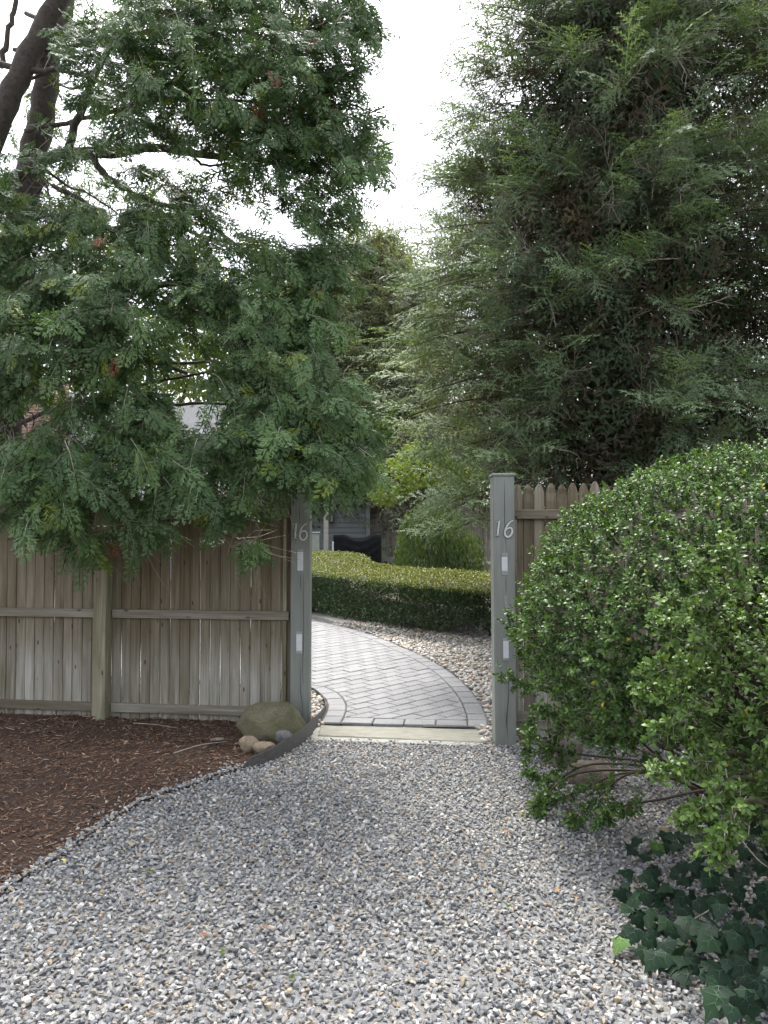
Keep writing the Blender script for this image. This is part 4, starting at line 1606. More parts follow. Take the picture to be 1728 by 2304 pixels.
c1, c2, c3 = at(880, 1080, 17), at(950, 1040, 17.3), at(860, 1110, 16.8)
leafy('dogwood_tree', 'small bright yellow green leafy tree in front of the back fence', (c2[0] + 0.3, 17.6, 0.4),
      [(*c1, 0.55, 0.5, 0.42), (*c2, 0.7, 0.6, 0.5), (*c3, 0.35, 0.4, 0.22), (*at(1010, 1080, 17.2), 0.5, 0.5, 0.45), (*at(1060, 1040, 17.4), 0.7, 0.6, 0.5)], 4200, 0.095, (0.11, 0.17, 0.045), (0.22, 0.28, 0.085), 201, stems=6, trunk=0.05)
w1 = at(975, 1240, 13.5)
leafy('weeping_shrub', 'rounded weeping shrub with drooping narrow leaves behind the clipped hedge', (w1[0], 13.6, 0.25),
      [(w1[0] - 0.02, 13.6, 0.98, 0.72, 0.6, 1.2), (w1[0] + 0.5, 13.8, 0.8, 0.5, 0.5, 0.9)], 9000, 0.10, (0.042, 0.07, 0.034), (0.1, 0.145, 0.068), 202, LANCE, stems=5, cat='shrub', hang=2.4, up=0.1)
low1 = at(900, 1290, 14.6)
leafy('low_shrub', 'low leafy green plants at the foot of the back fence beside the covered grill', (low1[0], 15.4, 0.3),
      [(low1[0], 15.4, 0.5, 0.8, 0.3, 0.22), (low1[0] - 0.5, 16.2, 0.5, 0.5, 0.3, 0.2)], 1300, 0.07, (0.05, 0.085, 0.02), (0.12, 0.17, 0.05), 203, cat='shrub', stems=3)
for (x, y, Y, rx, rz, label, seed, lt) in [(60, 760, 34, 4.2, 4.0, 'pale green leafy tree far left behind the white house', 211, 0), (330, 720, 38, 4.5, 4.5, 'yellow green leafy tree seen through the arborvitae above the grey roof', 212, 1), (560, 800, 36, 3.5, 3.6, 'distant leafy tree behind the arborvitae, right of the grey roof', 213, 0),
                                          (1000, 900, 34, 4.0, 4.0, 'distant leafy tree glimpsed beside the light green hemlock', 214, 1), (1300, 850, 36, 5.0, 5.0, 'distant leafy tree hidden behind the large dark hemlock', 215, 0), (700, 900, 40, 4.5, 4.0, 'distant leafy tree low behind the central hemlocks', 216, 0)]:
    c = at(x, y, Y)
    leafy('leafy_tree', label, (c[0], Y, 0.9), [(c[0], Y, c[2], rx, 2.5, rz), (c[0] - rx * 0.6, Y, c[2] - rz * 0.4, rx * 0.7, 2, rz * 0.6), (c[0] + rx * 0.6, Y, c[2] - rz * 0.5, rx * 0.7, 2, rz * 0.6)], 2800, 0.36,
          (0.06, 0.09, 0.03), (0.19, 0.24, 0.08) if lt else (0.13, 0.17, 0.07), seed, stems=4, trunk=0.16)

# ------------------------------------------------------------------ clipped yew hedge
yr = np.random.default_rng(31)
front_px = [(600, 1383), (690, 1388), (760, 1406), (850, 1424), (950, 1438), (1050, 1450), (1130, 1460), (1260, 1474)]
fr = np.array([p[:2] for p in catmull([ground(*p) for p in front_px], 5)])
back_line = np.array([(1.9, 11.6), (1.0, 12.3), (0.3, 13.2), (-0.2, 14.4), (-0.35, 16.0), (-0.9, 16.9), (-1.7, 16.9), (-2.6, 15.5), (-3.2, 13.6)])
back_line = np.array(catmull(back_line, 5))
hedge_poly = np.concatenate([fr, back_line])


def hedge_top(X, Y):
    P = np.stack([X, Y, 0 * X], 1)
    return 0.80 + 0.040 * (Y - 9.3) + 0.05 * (vnoise(P * 0.9, 6) - 0.5) + 0.02 * np.clip(X * -1, 0, 2)


hr = empty('yew_hedge', (0, 10.5, 0.1))
tag(hr, 'broad flat topped clipped yew hedge with yellow green top beyond the pebbles', 'hedge')
HL = np.array(hr.location)
# dark solid core added a little inside the clipped surface to block light
ctr = hedge_poly.mean(0)
M['hedge_core'] = plain_mat('hedge_shadow_core', (0.03, 0.028, 0.018), 0.95, 12, 0.3, bstr=0)
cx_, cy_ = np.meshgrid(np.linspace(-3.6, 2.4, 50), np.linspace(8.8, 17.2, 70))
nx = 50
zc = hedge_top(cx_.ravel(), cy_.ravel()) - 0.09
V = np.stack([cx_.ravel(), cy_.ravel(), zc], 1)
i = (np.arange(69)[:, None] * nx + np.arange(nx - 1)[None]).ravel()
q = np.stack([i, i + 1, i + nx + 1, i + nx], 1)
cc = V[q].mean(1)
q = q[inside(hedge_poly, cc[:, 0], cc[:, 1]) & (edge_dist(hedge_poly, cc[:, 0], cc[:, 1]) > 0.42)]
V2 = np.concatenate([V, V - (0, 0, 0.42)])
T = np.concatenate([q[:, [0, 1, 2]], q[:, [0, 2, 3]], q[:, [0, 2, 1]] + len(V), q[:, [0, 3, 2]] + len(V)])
obj('light_block_core', tri_mesh('light_block_core', V2 - HL, T, 'hedge_core'), hr)
P_, F_, N_, C_ = [], [], [], []
n_top = 30000
X, Y = yr.uniform(-3.2, 2.3, n_top * 2), 9 + 8 * yr.random(n_top * 2) ** 1.5
k = inside(hedge_poly, X, Y)
X, Y = X[k], Y[k]
ed_ = np.minimum(edge_dist(hedge_poly, X, Y), 0.25)
Z = hedge_top(X, Y) - 0.05 * (1 - ed_ / 0.25) ** 2 + yr.normal(0, 0.012, len(X))
n1 = len(X)
P_.append(np.stack([X, Y, Z], 1))
F_.append(unit(np.stack([yr.normal(0, 0.7, n1), yr.normal(0, 0.7, n1), np.full(n1, 0.45)], 1)))
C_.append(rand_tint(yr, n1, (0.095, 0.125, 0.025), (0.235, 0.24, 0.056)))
# clipped side, ragged towards the ground
lenf = 26000
ii = yr.integers(0, len(fr) - 1, lenf)
tt = yr.random(lenf)[:, None]
base_xy = fr[ii] * (1 - tt) + fr[ii + 1] * tt
v = yr.random(lenf) ** 0.85
top = hedge_top(base_xy[:, 0], base_xy[:, 1])
bot = gz(base_xy[:, 1]) + 0.03 + 0.12 * vnoise(np.stack([base_xy[:, 0] * 3, base_xy[:, 1] * 3, 0 * v], 1), 3) + 0.10 * np.clip((base_xy[:, 0] - 0.2), 0, 1)
Zs_ = bot + (top - bot) * v
inn = yr.exponential(0.05, lenf) + 0.22 * (1 - v) ** 2 + 0.05 * (1 - vnoise(np.stack([base_xy[:, 0] * 6, base_xy[:, 1] * 6, Zs_ * 6], 1), 9))
P_.append(np.stack([base_xy[:, 0], base_xy[:, 1] + inn, Zs_], 1))
F_.append(unit(np.stack([yr.normal(0, 0.5, lenf), yr.normal(-0.6, 0.4, lenf), yr.normal(0.15, 0.5, lenf)], 1)))
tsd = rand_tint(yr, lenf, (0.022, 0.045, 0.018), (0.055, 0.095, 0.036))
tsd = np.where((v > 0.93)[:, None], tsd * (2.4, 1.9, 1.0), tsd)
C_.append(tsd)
P_, F_, C_ = map(np.concatenate, (P_, F_, C_))
n = len(P_)
nv = np.array([(0, 0, 0), (0.22, 0.35, 0.05), (0, 1, 0), (-0.22, 0.35, 0.05)])
needle = (nv, np.array([(0, 1, 2), (0, 2, 3)]))
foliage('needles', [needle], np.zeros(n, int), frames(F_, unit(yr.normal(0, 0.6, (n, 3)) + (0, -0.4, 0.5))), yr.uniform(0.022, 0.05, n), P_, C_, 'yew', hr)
hs_ = MB()
for k in range(26):
    x = yr.uniform(-1.3, 1.9)
    yb_ = np.interp(x, fr[:, 0], fr[:, 1]) + yr.uniform(0.6, 1.4)
    p0 = np.array([x, yb_, float(gz(yb_)) - 0.03])
    p1 = p0 + (yr.normal(0, 0.15), yr.normal(-0.1, 0.1), 0.3)
    p2 = p1 + (yr.normal(0, 0.2), yr.normal(-0.1, 0.1), 0.3)
    s_ = MB().tube([p0 - HL, p1 - HL, p2 - HL], [0.02, 0.014, 0.008], 6)
    s_.build('stem', 'twig_dark', hr, True)
for k, (x, y, label) in enumerate([(945, 1422, 'tan stone in the dark under the clipped hedge, left of the pair'), (988, 1414, 'brown stone under the clipped hedge, left one of the pair near the right post'), (1013, 1418, 'larger tan stone under the clipped hedge, right one of the pair near the post')]):
    p = ground(x, y + 4)
    rock('rock', label, (p[0], p[1], p[2] + 0.03), np.array((0.085, 0.07, 0.06)) * (0.8, 1.0, 1.2)[k], ['tan_rock', 'brown_rock'][k % 2], 50 + k)

# ------------------------------------------------------------------ rounded holly at the right, and the lighter one before it
def holly(name, label, C, R, n_tw, seed, dark, light, zsparse, leaf_len, base, shoots, pieces, side_only=True):
    r = np.random.default_rng(seed)
    C, R = np.array(C, float), np.array(R, float)
    root = empty(name, tuple(base))
    tag(root, label, 'shrub')
    B = np.array(base, float)
    P, Fw, Nm, S, tn = [], [], [], [], []
    twg = MB()

    def sprig(p, d, L, k, tone, ll):
        side = unit(np.cross(d, r.normal(0, 1, 3)))
        oth = np.cross(d, side)
        twg.tube([p - B, p + d * L - B], [0.0022, 0.001], 3, False)
        for j in range(k):
            t = 0.15 + 0.85 * (j + 1) / k
            a = j * 2.4 + r.normal(0, 0.3)
            rad = side * math.cos(a) + oth * math.sin(a)
            op = 0.95 - 0.45 * t
            fw = unit(d * (1 - op * 0.6) + rad * op + r.normal(0, 0.14, 3))
            P.append(p + d * L * t)
            Fw.append(fw)
            Nm.append(unit(d * 0.9 - rad * 0.5 + np.array([0, 0, 0.55]) + r.normal(0, 0.2, 3)))
            S.append(ll * r.uniform(0.7, 1.2))
            tn.append(tone * 0.55 + r.random() * 0.3 + 0.25 * t)

    cnt = 0
    while cnt < n_tw:
        u = r.normal(0, 1, 3)
        if r.random() < 0.4:          # the side towards the drive is the fullest
            u += (0, -1.1, 0.25)
        u /= np.linalg.norm(u)
        if u[1] > 0.45 or u[0] > 0.72 or u[2] < -0.8:
            continue
        lump = vnoise(np.array([u * 3.2 + seed, u * 8.0 + seed]), seed)
        rr = 0.945 + 0.06 * (lump[0] - 0.5) + 0.055 * (lump[1] - 0.5) + r.normal(0, 0.018) - abs(r.normal(0, 0.03)) - (0.13 * r.random() if r.random() < 0.22 else 0)
        p = C + R * u * rr
        if p[2] < 0.06:
            continue
        h = np.clip((p[2] - zsparse[0]) / (zsparse[1] - zsparse[0]), 0, 1)
        hole = vnoise(np.array([p * (4.2, 4.2, 4.2) + 31]), seed + 1)[0]
        if hole < 0.60 * (1 - h) + 0.10 * (u[2] < 0.55) or r.random() > 0.42 + 0.58 * h:
            continue
        if hole < 0.72 * (1 - h):
            p = C + R * u * (rr - 0.14 * r.random())
        nrm = unit(u / R)
        d = unit(nrm * 0.75 + np.array([0, 0, 0.45]) + r.normal(0, 0.35, 3))
        sprig(p, d, r.uniform(0.03, 0.075), int(r.integers(7, 12)), r.random(), leaf_len)
        cnt += 1
    for _ in range(int(n_tw * 0.27)):          # darker leaves further in
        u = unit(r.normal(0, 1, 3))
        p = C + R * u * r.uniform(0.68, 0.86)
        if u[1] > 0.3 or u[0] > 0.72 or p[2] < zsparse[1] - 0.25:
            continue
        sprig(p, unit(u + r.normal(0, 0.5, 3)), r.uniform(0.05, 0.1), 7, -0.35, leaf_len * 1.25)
    for (p0, p1, p2, rr0) in shoots:
        foot = B + np.array([r.normal(0, 0.12), r.normal(0, 0.12), 0.03])
        knee = foot * 0.5 + np.array(p0) * 0.5 + (0, 0, 0.06)
        pts = catmull([foot, knee, np.array(p0), np.array(p1), np.array(p2)], 6)
        MB().tube([p - B for p in pts], np.linspace(rr0 * 1.5, 0.002, len(pts)), 5).build('shoot', 'twig_dark', root, True)
        for i_, p in enumerate(pts[14:]):
            for _ in range(5):
                d = unit(np.array(p2) - np.array(p0) + r.normal(0, 0.6, 3) * np.linalg.norm(np.array(p2) - np.array(p0)))
                sprig(p + r.normal(0, 0.012, 3), d, r.uniform(0.03, 0.07), int(r.integers(6, 10)), r.random(), leaf_len)
    twg.build('twigs', 'twig', root)['kind'] = 'stuff'
    # bare stems fanning out from the ground
    for k in range(22):
        az = r.uniform(0, 2 * math.pi)
        rr_ = r.uniform(0.3, 0.85)
        e = C + R * np.array([math.cos(az) * rr_, math.sin(az) * rr_, r.uniform(-0.3, 0.45)])
        s0 = B + (r.normal(0, 0.09), r.normal(0, 0.09), -0.05)
        m_ = s0 * 0.5 + e * 0.5 + r.normal(0, 0.07, 3) - (0, 0, 0.08)
        pts = catmull([s0, m_, e], 6)
        MB().tube([p - B for p in pts], np.linspace(r.uniform(0.009, 0.02), 0.003, len(pts)), 6).build('stem', 'twig_dark', root, True)
    P, Fw, Nm, S, tn = map(np.array, (P, Fw, Nm, S, tn))
    n = len(P)
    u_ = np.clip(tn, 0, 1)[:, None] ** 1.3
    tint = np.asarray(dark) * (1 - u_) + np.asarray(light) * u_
    yl = r.random(n) < 0.0035
    tint[yl] = (0.48, 0.36, 0.04)
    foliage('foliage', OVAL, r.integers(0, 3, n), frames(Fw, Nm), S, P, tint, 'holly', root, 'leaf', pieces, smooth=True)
    print(name, n)
    return root


hr2 = np.random.default_rng(5)
shoots = []
for (x0, y0, x1, y1, x2, y2, Y) in [(1280, 1520, 1210, 1510, 1145, 1405, 4.75), (1240, 1560, 1190, 1550, 1138, 1520, 4.7), (1250, 1540, 1180, 1480, 1150, 1385, 4.7), (1330, 1650, 1260, 1620, 1215, 1590, 4.4), (1330, 1700, 1250, 1690, 1190, 1650, 4.3),
                                  (1330, 1720, 1240, 1760, 1190, 1730, 4.2), (1400, 1740, 1280, 1790, 1230, 1790, 4.0), (1420, 1740, 1320, 1820, 1290, 1840, 3.8), (1480, 1800, 1400, 1815, 1355, 1850, 3.6), (1460, 1500, 1400, 1430, 1330, 1380, 3.6),
                                  (1500, 1600, 1440, 1560, 1400, 1600, 3.5), (1500, 1650, 1400, 1660, 1330, 1660, 3.6), (1300, 1600, 1260, 1640, 1240, 1700, 4.3), (1230, 1600, 1200, 1640, 1185, 1690, 4.5), (1300, 1740, 1220, 1800, 1215, 1830, 4.0), (1450, 1560, 1380, 1510, 1330, 1480, 3.7), (1520, 1560, 1470, 1500, 1410, 1450, 3.4)]:
    shoots.append((at(x0, y0, Y + 0.1), at(x1, y1, Y), at(x2, y2, Y), 0.007))
holly('holly_shrub', 'large rounded dark green shrub covering the fence right of the gate post', (2.10, 4.0, 1.0), (1.42, 1.28, 0.95), 9000, 301, (0.026, 0.066, 0.018), (0.115, 0.2, 0.045), (0.25, 0.85), 0.028, (1.95, 4.15, 0), shoots, 300)
shoots = []
for (x0, y0, x1, y1, x2, y2, Y) in [(1640, 1500, 1560, 1430, 1500, 1420, 2.7), (1640, 1450, 1600, 1340, 1560, 1280, 2.8), (1650, 1600, 1560, 1600, 1490, 1650, 2.7), (1680, 1700, 1560, 1720, 1490, 1740, 2.6), (1680, 1750, 1600, 1800, 1560, 1850, 2.5), (1700, 1800, 1640, 1850, 1620, 1920, 2.4),
                                  (1620, 1520, 1540, 1500, 1470, 1510, 2.8), (1640, 1400, 1570, 1370, 1500, 1370, 2.8), (1600, 1560, 1520, 1560, 1450, 1560, 2.9), (1700, 1400, 1660, 1300, 1640, 1230, 2.7)]:
    shoots.append((at(x0, y0, Y + 0.1), at(x1, y1, Y), at(x2, y2, Y), 0.006))
holly('holly_shrub', 'lighter green loose shrub at the right edge, in front of the large rounded shrub', (1.95, 2.85, 0.80), (0.80, 0.66, 0.64), 3000, 302, (0.042, 0.09, 0.022), (0.145, 0.23, 0.055), (0.05, 0.45), 0.028, (1.95, 2.95, 0), shoots, 300)

# ------------------------------------------------------------------ ivy
ir = np.random.default_rng(41)


def ivy_leaf():
    out = [(0.0, 0.0), (0.30, -0.16), (0.36, 0.02), (0.56, 0.16), (0.34, 0.34), (0.30, 0.52), (0.14, 0.66), (0.0, 1.0), (-0.14, 0.66), (-0.30, 0.52), (-0.34, 0.34), (-0.56, 0.16), (-0.36, 0.02), (-0.30, -0.16)]
    V = [(0, 0.22, 0.05)] + [(x, y, -0.10 * (x * x + (y - 0.22) ** 2) * 2.0) for x, y in out]
    T = [(0, i, i % 14 + 1) for i in range(1, 15)]
    return np.array(V), np.array(T)


def ivy_veins():
    V, T = [], []
    for tx, ty in [(0, 0.95), (0.5, 0.16), (-0.5, 0.16), (0.27, -0.12), (-0.27, -0.12), (0.22, 0.52), (-0.22, 0.52)]:
        p, q = np.array([0, 0.02 if ty < 0.4 or tx == 0 else 0.25]), np.array([tx, ty]) * 0.97
        d = q - p
        n_ = np.array([-d[1], d[0]]) / np.linalg.norm(d) * 0.011
        i = len(V)
        for s in (0, 0.5, 1):
            for k in (-1, 1):
                c = p + d * s + n_ * k * (1.1 - s)
                # ride just above the blade, which falls from its centre to the rim
                V.append((c[0], c[1], 0.05 + 0.016 - (0.05 + 0.1 * (q[0] ** 2 + (q[1] - 0.22) ** 2) * 2.0) * s ** 1.0))
        T += [(i, i + 1, i + 3), (i, i + 3, i + 2), (i + 2, i + 3, i + 5), (i + 2, i + 5, i + 4)]
    return np.array(V), np.array(T)


iv, it_ = ivy_leaf()
vv, vt = ivy_veins()
IVC = [(0.009, 0.024, 0.013), (0.013, 0.032, 0.016), (0.019, 0.043, 0.02), (0.06, 0.12, 0.025)]
ivm = [tri_mesh('leaf', iv, it_, 'ivy', np.array(c), True) for c in IVC]
vnm = [tri_mesh('vein', vv, vt, 'ivy', np.array(c) * 2.6 + 0.03, False) for c in IVC]
ivy = empty('ivy', (1.6, 2.6, 0))
tag(ivy, 'dark green ivy spreading over the gravel in the lower right corner', 'ivy')
IB = np.array(ivy.location)
spots = []
zone = [(1395, 1900), (1500, 1860), (1600, 1800), (1700, 1760), (1780, 1760), (1800, 2330), (1740, 2330), (1600, 2240), (1540, 2190), (1470, 2150), (1370, 2110), (1400, 2020), (1350, 1960)]
zone = np.array(zone, float)
tries = 0
while len(spots) < 290 and tries < 20000:
    tries += 1
    x, y = ir.uniform(1330, 1810), ir.uniform(1750, 2340)
    if not inside(zone, np.array([x]), np.array([y]))[0]:
        continue
    dz = ir.uniform(0.02, 0.10 + 0.16 * np.clip((x - 1450) / 300, 0, 1))
    g_ = ground(x, y)
    Yd = (CAM[2] - dz) / (CAM[2]) * g_[1]
    p = at(x, y, Yd)
    if any((p[0] - s[0]) ** 2 + (p[1] - s[1]) ** 2 + (p[2] - s[2]) ** 2 < 0.026 ** 2 for s in spots):
        continue
    spots.append(p)
for k, p in enumerate(spots):
    fw = unit(np.array([ir.normal(-0.25, 0.5), ir.normal(-0.55, 0.4), ir.normal(-0.35, 0.25)]))
    nm = unit(np.array([ir.normal(-0.1, 0.25), ir.normal(-0.45, 0.3), 1.0]))
    R_ = frames(fw[None], nm[None])[0]
    s = ir.uniform(0.048, 0.086)
    c = 3 if k in (7, 40, 90) else int(ir.choice(3, p=(0.4, 0.4, 0.2)))
    o = obj('leaf', ivm[c], ivy)
    mw = Matrix(R_.tolist()).to_4x4() @ Matrix.Diagonal((s, s, s, 1))
    mw.translation = Vector(p - IB)
    o.matrix_local = mw
    ve = obj('vein', vnm[c], o)
for k in range(16):
    i_, j_ = ir.integers(0, len(spots), 2)
    a, c = spots[i_] - (0, 0, 0.02), spots[j_] - (0, 0, 0.02)
    if np.linalg.norm(a - c) > 0.6:
        continue
    mid = (a + c) / 2
    mid[2] = max(0.015, mid[2] - 0.04)
    MB().tube([p - IB for p in catmull([a, mid, c], 5)], [0.0025] * 11, 5).build('vine', 'twig', ivy, True)

# ------------------------------------------------------------------ behind the gate: house wall, back fence, covered grill, posts
M['siding'] = plain_mat('grey_siding_paint', (0.16, 0.175, 0.175), 0.6, 8, 0.12, bstr=0)
M['trim_paint'] = plain_mat('grey_trim_paint', (0.21, 0.235, 0.245), 0.6, 8, 0.1, bstr=0)
M['white_siding'] = plain_mat('white_siding_paint', (0.66, 0.68, 0.69), 0.6, 8, 0.06, bstr=0)
M['black_metal'] = plain_mat('black_metal', (0.015, 0.015, 0.016), 0.4, 30, 0.2, bstr=0)
M['pale_post'] = plain_mat('pale_wood_post', (0.36, 0.34, 0.30), 0.75, 14, 0.18, bstr=0.1)
M['green_post'] = plain_mat('pale_green_post', (0.30, 0.33, 0.30), 0.7, 14, 0.15, bstr=0.1)
M['lantern_glass'] = plain_mat('lantern_glass', (0.25, 0.26, 0.25), 0.15, 14, 0.1, bstr=0)
m, nt, b, _ = new_mat('roof_shingle')
nz = noise(nt, coords(nt, 'Object', (6, 1, 1), True), 6, 5, 0.7)
nt.links.new(ramp(nt, nz, [(0.3, (0.06, 0.063, 0.07)), (0.7, (0.12, 0.124, 0.135))]), b.inputs['Base Color'])
b.inputs['Roughness'].default_value = 0.9
M['shingle'] = m
m, nt, b, _ = new_mat('chimney_brick')
bt = nt.nodes.new('ShaderNodeTexBrick')
bt.inputs['Scale'].default_value = 1.0
bt.inputs['Color1'].default_value = (0.27, 0.145, 0.1, 1)
bt.inputs['Color2'].default_value = (0.21, 0.115, 0.08, 1)
bt.inputs['Mortar'].default_value = (0.42, 0.38, 0.34, 1)
bt.inputs['Brick Width'].default_value = 0.21
bt.inputs['Row Height'].default_value = 0.07
bt.inputs['Mortar Size'].default_value = 0.008
tc = nt.nodes.new('ShaderNodeTexCoord')
mp = nt.nodes.new('ShaderNodeMapping')
mp.inputs['Rotation'].default_value = (math.pi / 2, 0, 0)
nt.links.new(tc.outputs['Object'], mp.inputs[0])
nt.links.new(mp.outputs[0], bt.inputs['Vector'])
nt.links.new(bt.outputs['Color'], b.inputs['Base Color'])
b.inputs['Roughness'].default_value = 0.9
M['brick'] = m


def clapboards(root, x0, x1, z0, z1, y, exposure, mat):
    """overlapping horizontal boards, each leaning out at its foot"""
    z = z0
    off = np.array(root.location)
    while z < z1:
        zt = min(z + exposure + 0.015, z1 + 0.015)
        vs = [(x0, y, z), (x1, y, z), (x1, y + 0.034, zt), (x0, y + 0.034, zt), (x0, y + 0.045, z), (x1, y + 0.045, z), (x1, y + 0.045, zt), (x0, y + 0.045, zt)]
        MB().add([np.array(p) - off for p in vs], [(0, 1, 2, 3), (4, 7, 6, 5), (0, 4, 5, 1), (3, 2, 6, 7), (0, 3, 7, 4), (1, 5, 6, 2)]).build('siding_board', mat, root)
        z += exposure


def bx(root, name, x0, x1, y0, y1, z0, z1, mat, bev=0.004):
    o = np.array(root.location)
    return MB().box(x0 - o[0], x1 - o[0], y0 - o[1], y1 - o[1], z0 - o[2], z1 - o[2], bev).build(name, mat, root)


HY = 22.5
house = empty('house', (-3.0, HY, 0.5))
tag(house, 'grey clapboard house wall behind the black covered grill', 'house')
hx1 = at(824, 1200, HY)[0]
hz1 = at(800, 1136, HY)[2]
clapboards(house, -7.0, hx1 - 0.01, 0.5, hz1, HY, 0.152, 'siding')
bx(house, 'wall', -7.0, hx1 - 0.02, HY + 0.06, HY + 4, 0.3, hz1, 'siding')
bx(house, 'corner_board', hx1 - 0.01, hx1 + 0.11, HY - 0.03, HY + 0.2, 0.4, hz1, 'trim_paint')
bx(house, 'eave_board', -7.1, hx1 + 0.3, HY - 0.3, HY - 0.27, hz1 + 0.01, hz1 + 0.16, 'trim_paint')
rv = [(-7.2, HY - 0.32, hz1 + 0.12), (hx1 + 0.35, HY - 0.32, hz1 + 0.12), (hx1 + 0.35, HY + 2.2, hz1 + 1.0), (-7.2, HY + 2.2, hz1 + 1.0)]
ho = np.array(house.location)
MB().add([np.array(p) - ho for p in rv] + [np.array(p) - ho - (0, 0, 0.06) for p in rv], [(0, 1, 2, 3), (7, 6, 5, 4), (0, 4, 5, 1), (1, 5, 6, 2), (2, 6, 7, 3), (3, 7, 4, 0)]).build('roof', 'shingle', house)

lc = at(746.5, 1166, HY - 0.12)
lan = empty('wall_lantern', (lc[0], HY - 0.12, lc[2]))
tag(lan, 'small black wall lantern on the grey clapboard wall', 'lantern')
MB().box(-0.045, 0.045, -0.045, 0.045, -0.1, 0.08, 0.004).build('glass_box', 'lantern_glass', lan)
for sx in (-1, 1):
    for sy in (-1, 1):
        MB().box(sx * 0.045 - 0.008, sx * 0.045 + 0.008, sy * 0.045 - 0.008, sy * 0.045 + 0.008, -0.11, 0.09).build('bar', 'black_metal', lan)
MB().box(-0.06, 0.06, -0.06, 0.06, 0.085, 0.115, 0.006).build('lid', 'black_metal', lan)
MB().box(-0.06, 0.06, -0.06, 0.06, -0.16, -0.11, 0.006).build('base', 'black_metal', lan)
MB().tube([(0, 0, 0.11), (0, 0.0, 0.2), (0, 0.06, 0.24), (0, 0.12, 0.18)], [0.012] * 4, 6).build('bracket', 'black_metal', lan)

# back fence of narrow grey boards
BFY = 22.9
bz0, bz1 = float(gz(BFY)), at(900, 1132, BFY)[2]
bf = empty('back_fence', (at(828, 1200, BFY)[0], BFY, 0))
tag(bf, 'tall grey board fence closing the back of the garden', 'fence')
bms = [picket_mesh(bz1 - bz0 - 0.12, 0.074 * s, seed=40 + i) for i, s in enumerate((1, 0.97, 1.02))]
for me in bms:
    me.materials.clear()
    me.materials.append(M['far_wood'])
for i_ in range(66):
    obj('picket', bms[i_ % 3], bf, (0.05 + i_ * 0.078, yr.normal(0, 0.004), bz0 + 0.10), (0, 0, 0))
MB().box(0, 5.2, -0.03, 0.0 - 0.006, bz0 + 0.1, bz0 + 0.24, 0.004).build('kick_board', 'far_wood', bf)
MB().box(0, 5.2, 0.03, 0.07, bz0 + 1.3, bz0 + 1.39, 0.004).build('rail', 'far_wood', bf)
MB().box(1.02, 1.12, -0.07, -0.012, bz0, bz1 - 0.2, 0.006).build('post', 'far_wood', bf)
# pale shed roof showing over it
shY = 27.0
a0, a1 = at(838, 1150, shY), at(1010, 1090, shY)
shed = empty('shed', (a0[0], shY, 0.8))
tag(shed, 'shed with pale grey roof seen over the back fence through the leaves', 'shed')
so = np.array(shed.location)
bx(shed, 'wall', a0[0], a1[0] + 1, shY + 0.2, shY + 3, 0.7, a0[2] + 0.1, 'siding')
for k in range(6):
    z_, y_ = a0[2] + 0.1 + k * 0.16, shY + k * 0.3
    vs = [(a0[0] - 0.2, y_, z_), (a1[0] + 1.2, y_, z_), (a1[0] + 1.2, y_ + 0.33, z_ + 0.165), (a0[0] - 0.2, y_ + 0.33, z_ + 0.165)]
    MB().add([np.array(p) - so for p in vs] + [np.array(p) - so - (0, 0, 0.03) for p in vs], [(0, 1, 2, 3), (7, 6, 5, 4), (0, 4, 5, 1), (1, 5, 6, 2), (2, 6, 7, 3), (3, 7, 4, 0)]).build('shingle_course', 'shingle', shed)

# covered grill: a cloth slung over a wide frame
GY = 20.0
m, nt, b, _ = new_mat('black_cover_cloth')
nz = noise(nt, coords(nt, 'Object'), 9, 4, 0.5)
nt.links.new(ramp(nt, nz, [(0.3, (0.006, 0.0065, 0.008)), (0.7, (0.012, 0.0125, 0.015))]), b.inputs['Base Color'])
b.inputs['Roughness'].default_value = 0.8
b.inputs['Specular IOR Level'].default_value = 0.2
M['cover'] = m
gl, gr_ = at(750, 1240, GY), at(858, 1240, GY)
gw = gr_[0] - gl[0]
gzb = float(gz(GY)) + 0.02
gh = at(800, 1204, GY)[2] - gzb
grill = empty('grill_cover', (gl[0], GY, gzb))
tag(grill, 'grill under a sagging black cloth cover in front of the grey wall', 'grill')
NXc, NYc = 49, 40
V = []
for j in range(NYc):
    for i_ in range(NXc):
        u, v = i_ / (NXc - 1), j / (NYc - 1)
        # v runs up the front, over the top, down the back
        sagz = gh * (1 - 0.15 * math.sin(math.pi * np.clip((u - 0.20) / 0.68, 0, 1)) ** 1.2)
        s = v * 3
        if s < 1:
            y_, z_ = 0.0, sagz * s
        elif s < 2:
            y_, z_ = 0.55 * (s - 1), sagz + 0.10 * (s - 1) * u
        else:
            y_, z_ = 0.55, (sagz + 0.10 * u) * (3 - s)
        fold = 0.0
        if s < 1:
            cu = (u - 0.52)
            fold = 0.032 * math.sin(9.0 * math.pi * (z_ / gh - 1.5 * cu * cu)) * np.clip((u - 0.18) / 0.1, 0, 1) * np.clip((0.98 - u) / 0.1, 0, 1) * math.sin(math.pi * s) ** 0.7 + 0.012 * math.sin(u * 45) * (1 - s)
            y_ += -0.07 * math.sin(math.pi * s) * 0.4 + fold
        V.append((u * gw, y_, z_))
V = np.array(V)
q = [(j * NXc + i_, j * NXc + i_ + 1, (j + 1) * NXc + i_ + 1, (j + 1) * NXc + i_) for j in range(NYc - 1) for i_ in range(NXc - 1)]
cov = MB().add(V, q)
for side_ in (0, NXc - 1):
    ring = [j * NXc + side_ for j in range(NYc)]
    cov.add([], [])
    cov.f.append(tuple(ring if side_ else ring[::-1]))
cov.build('cover', 'cover', grill, True)
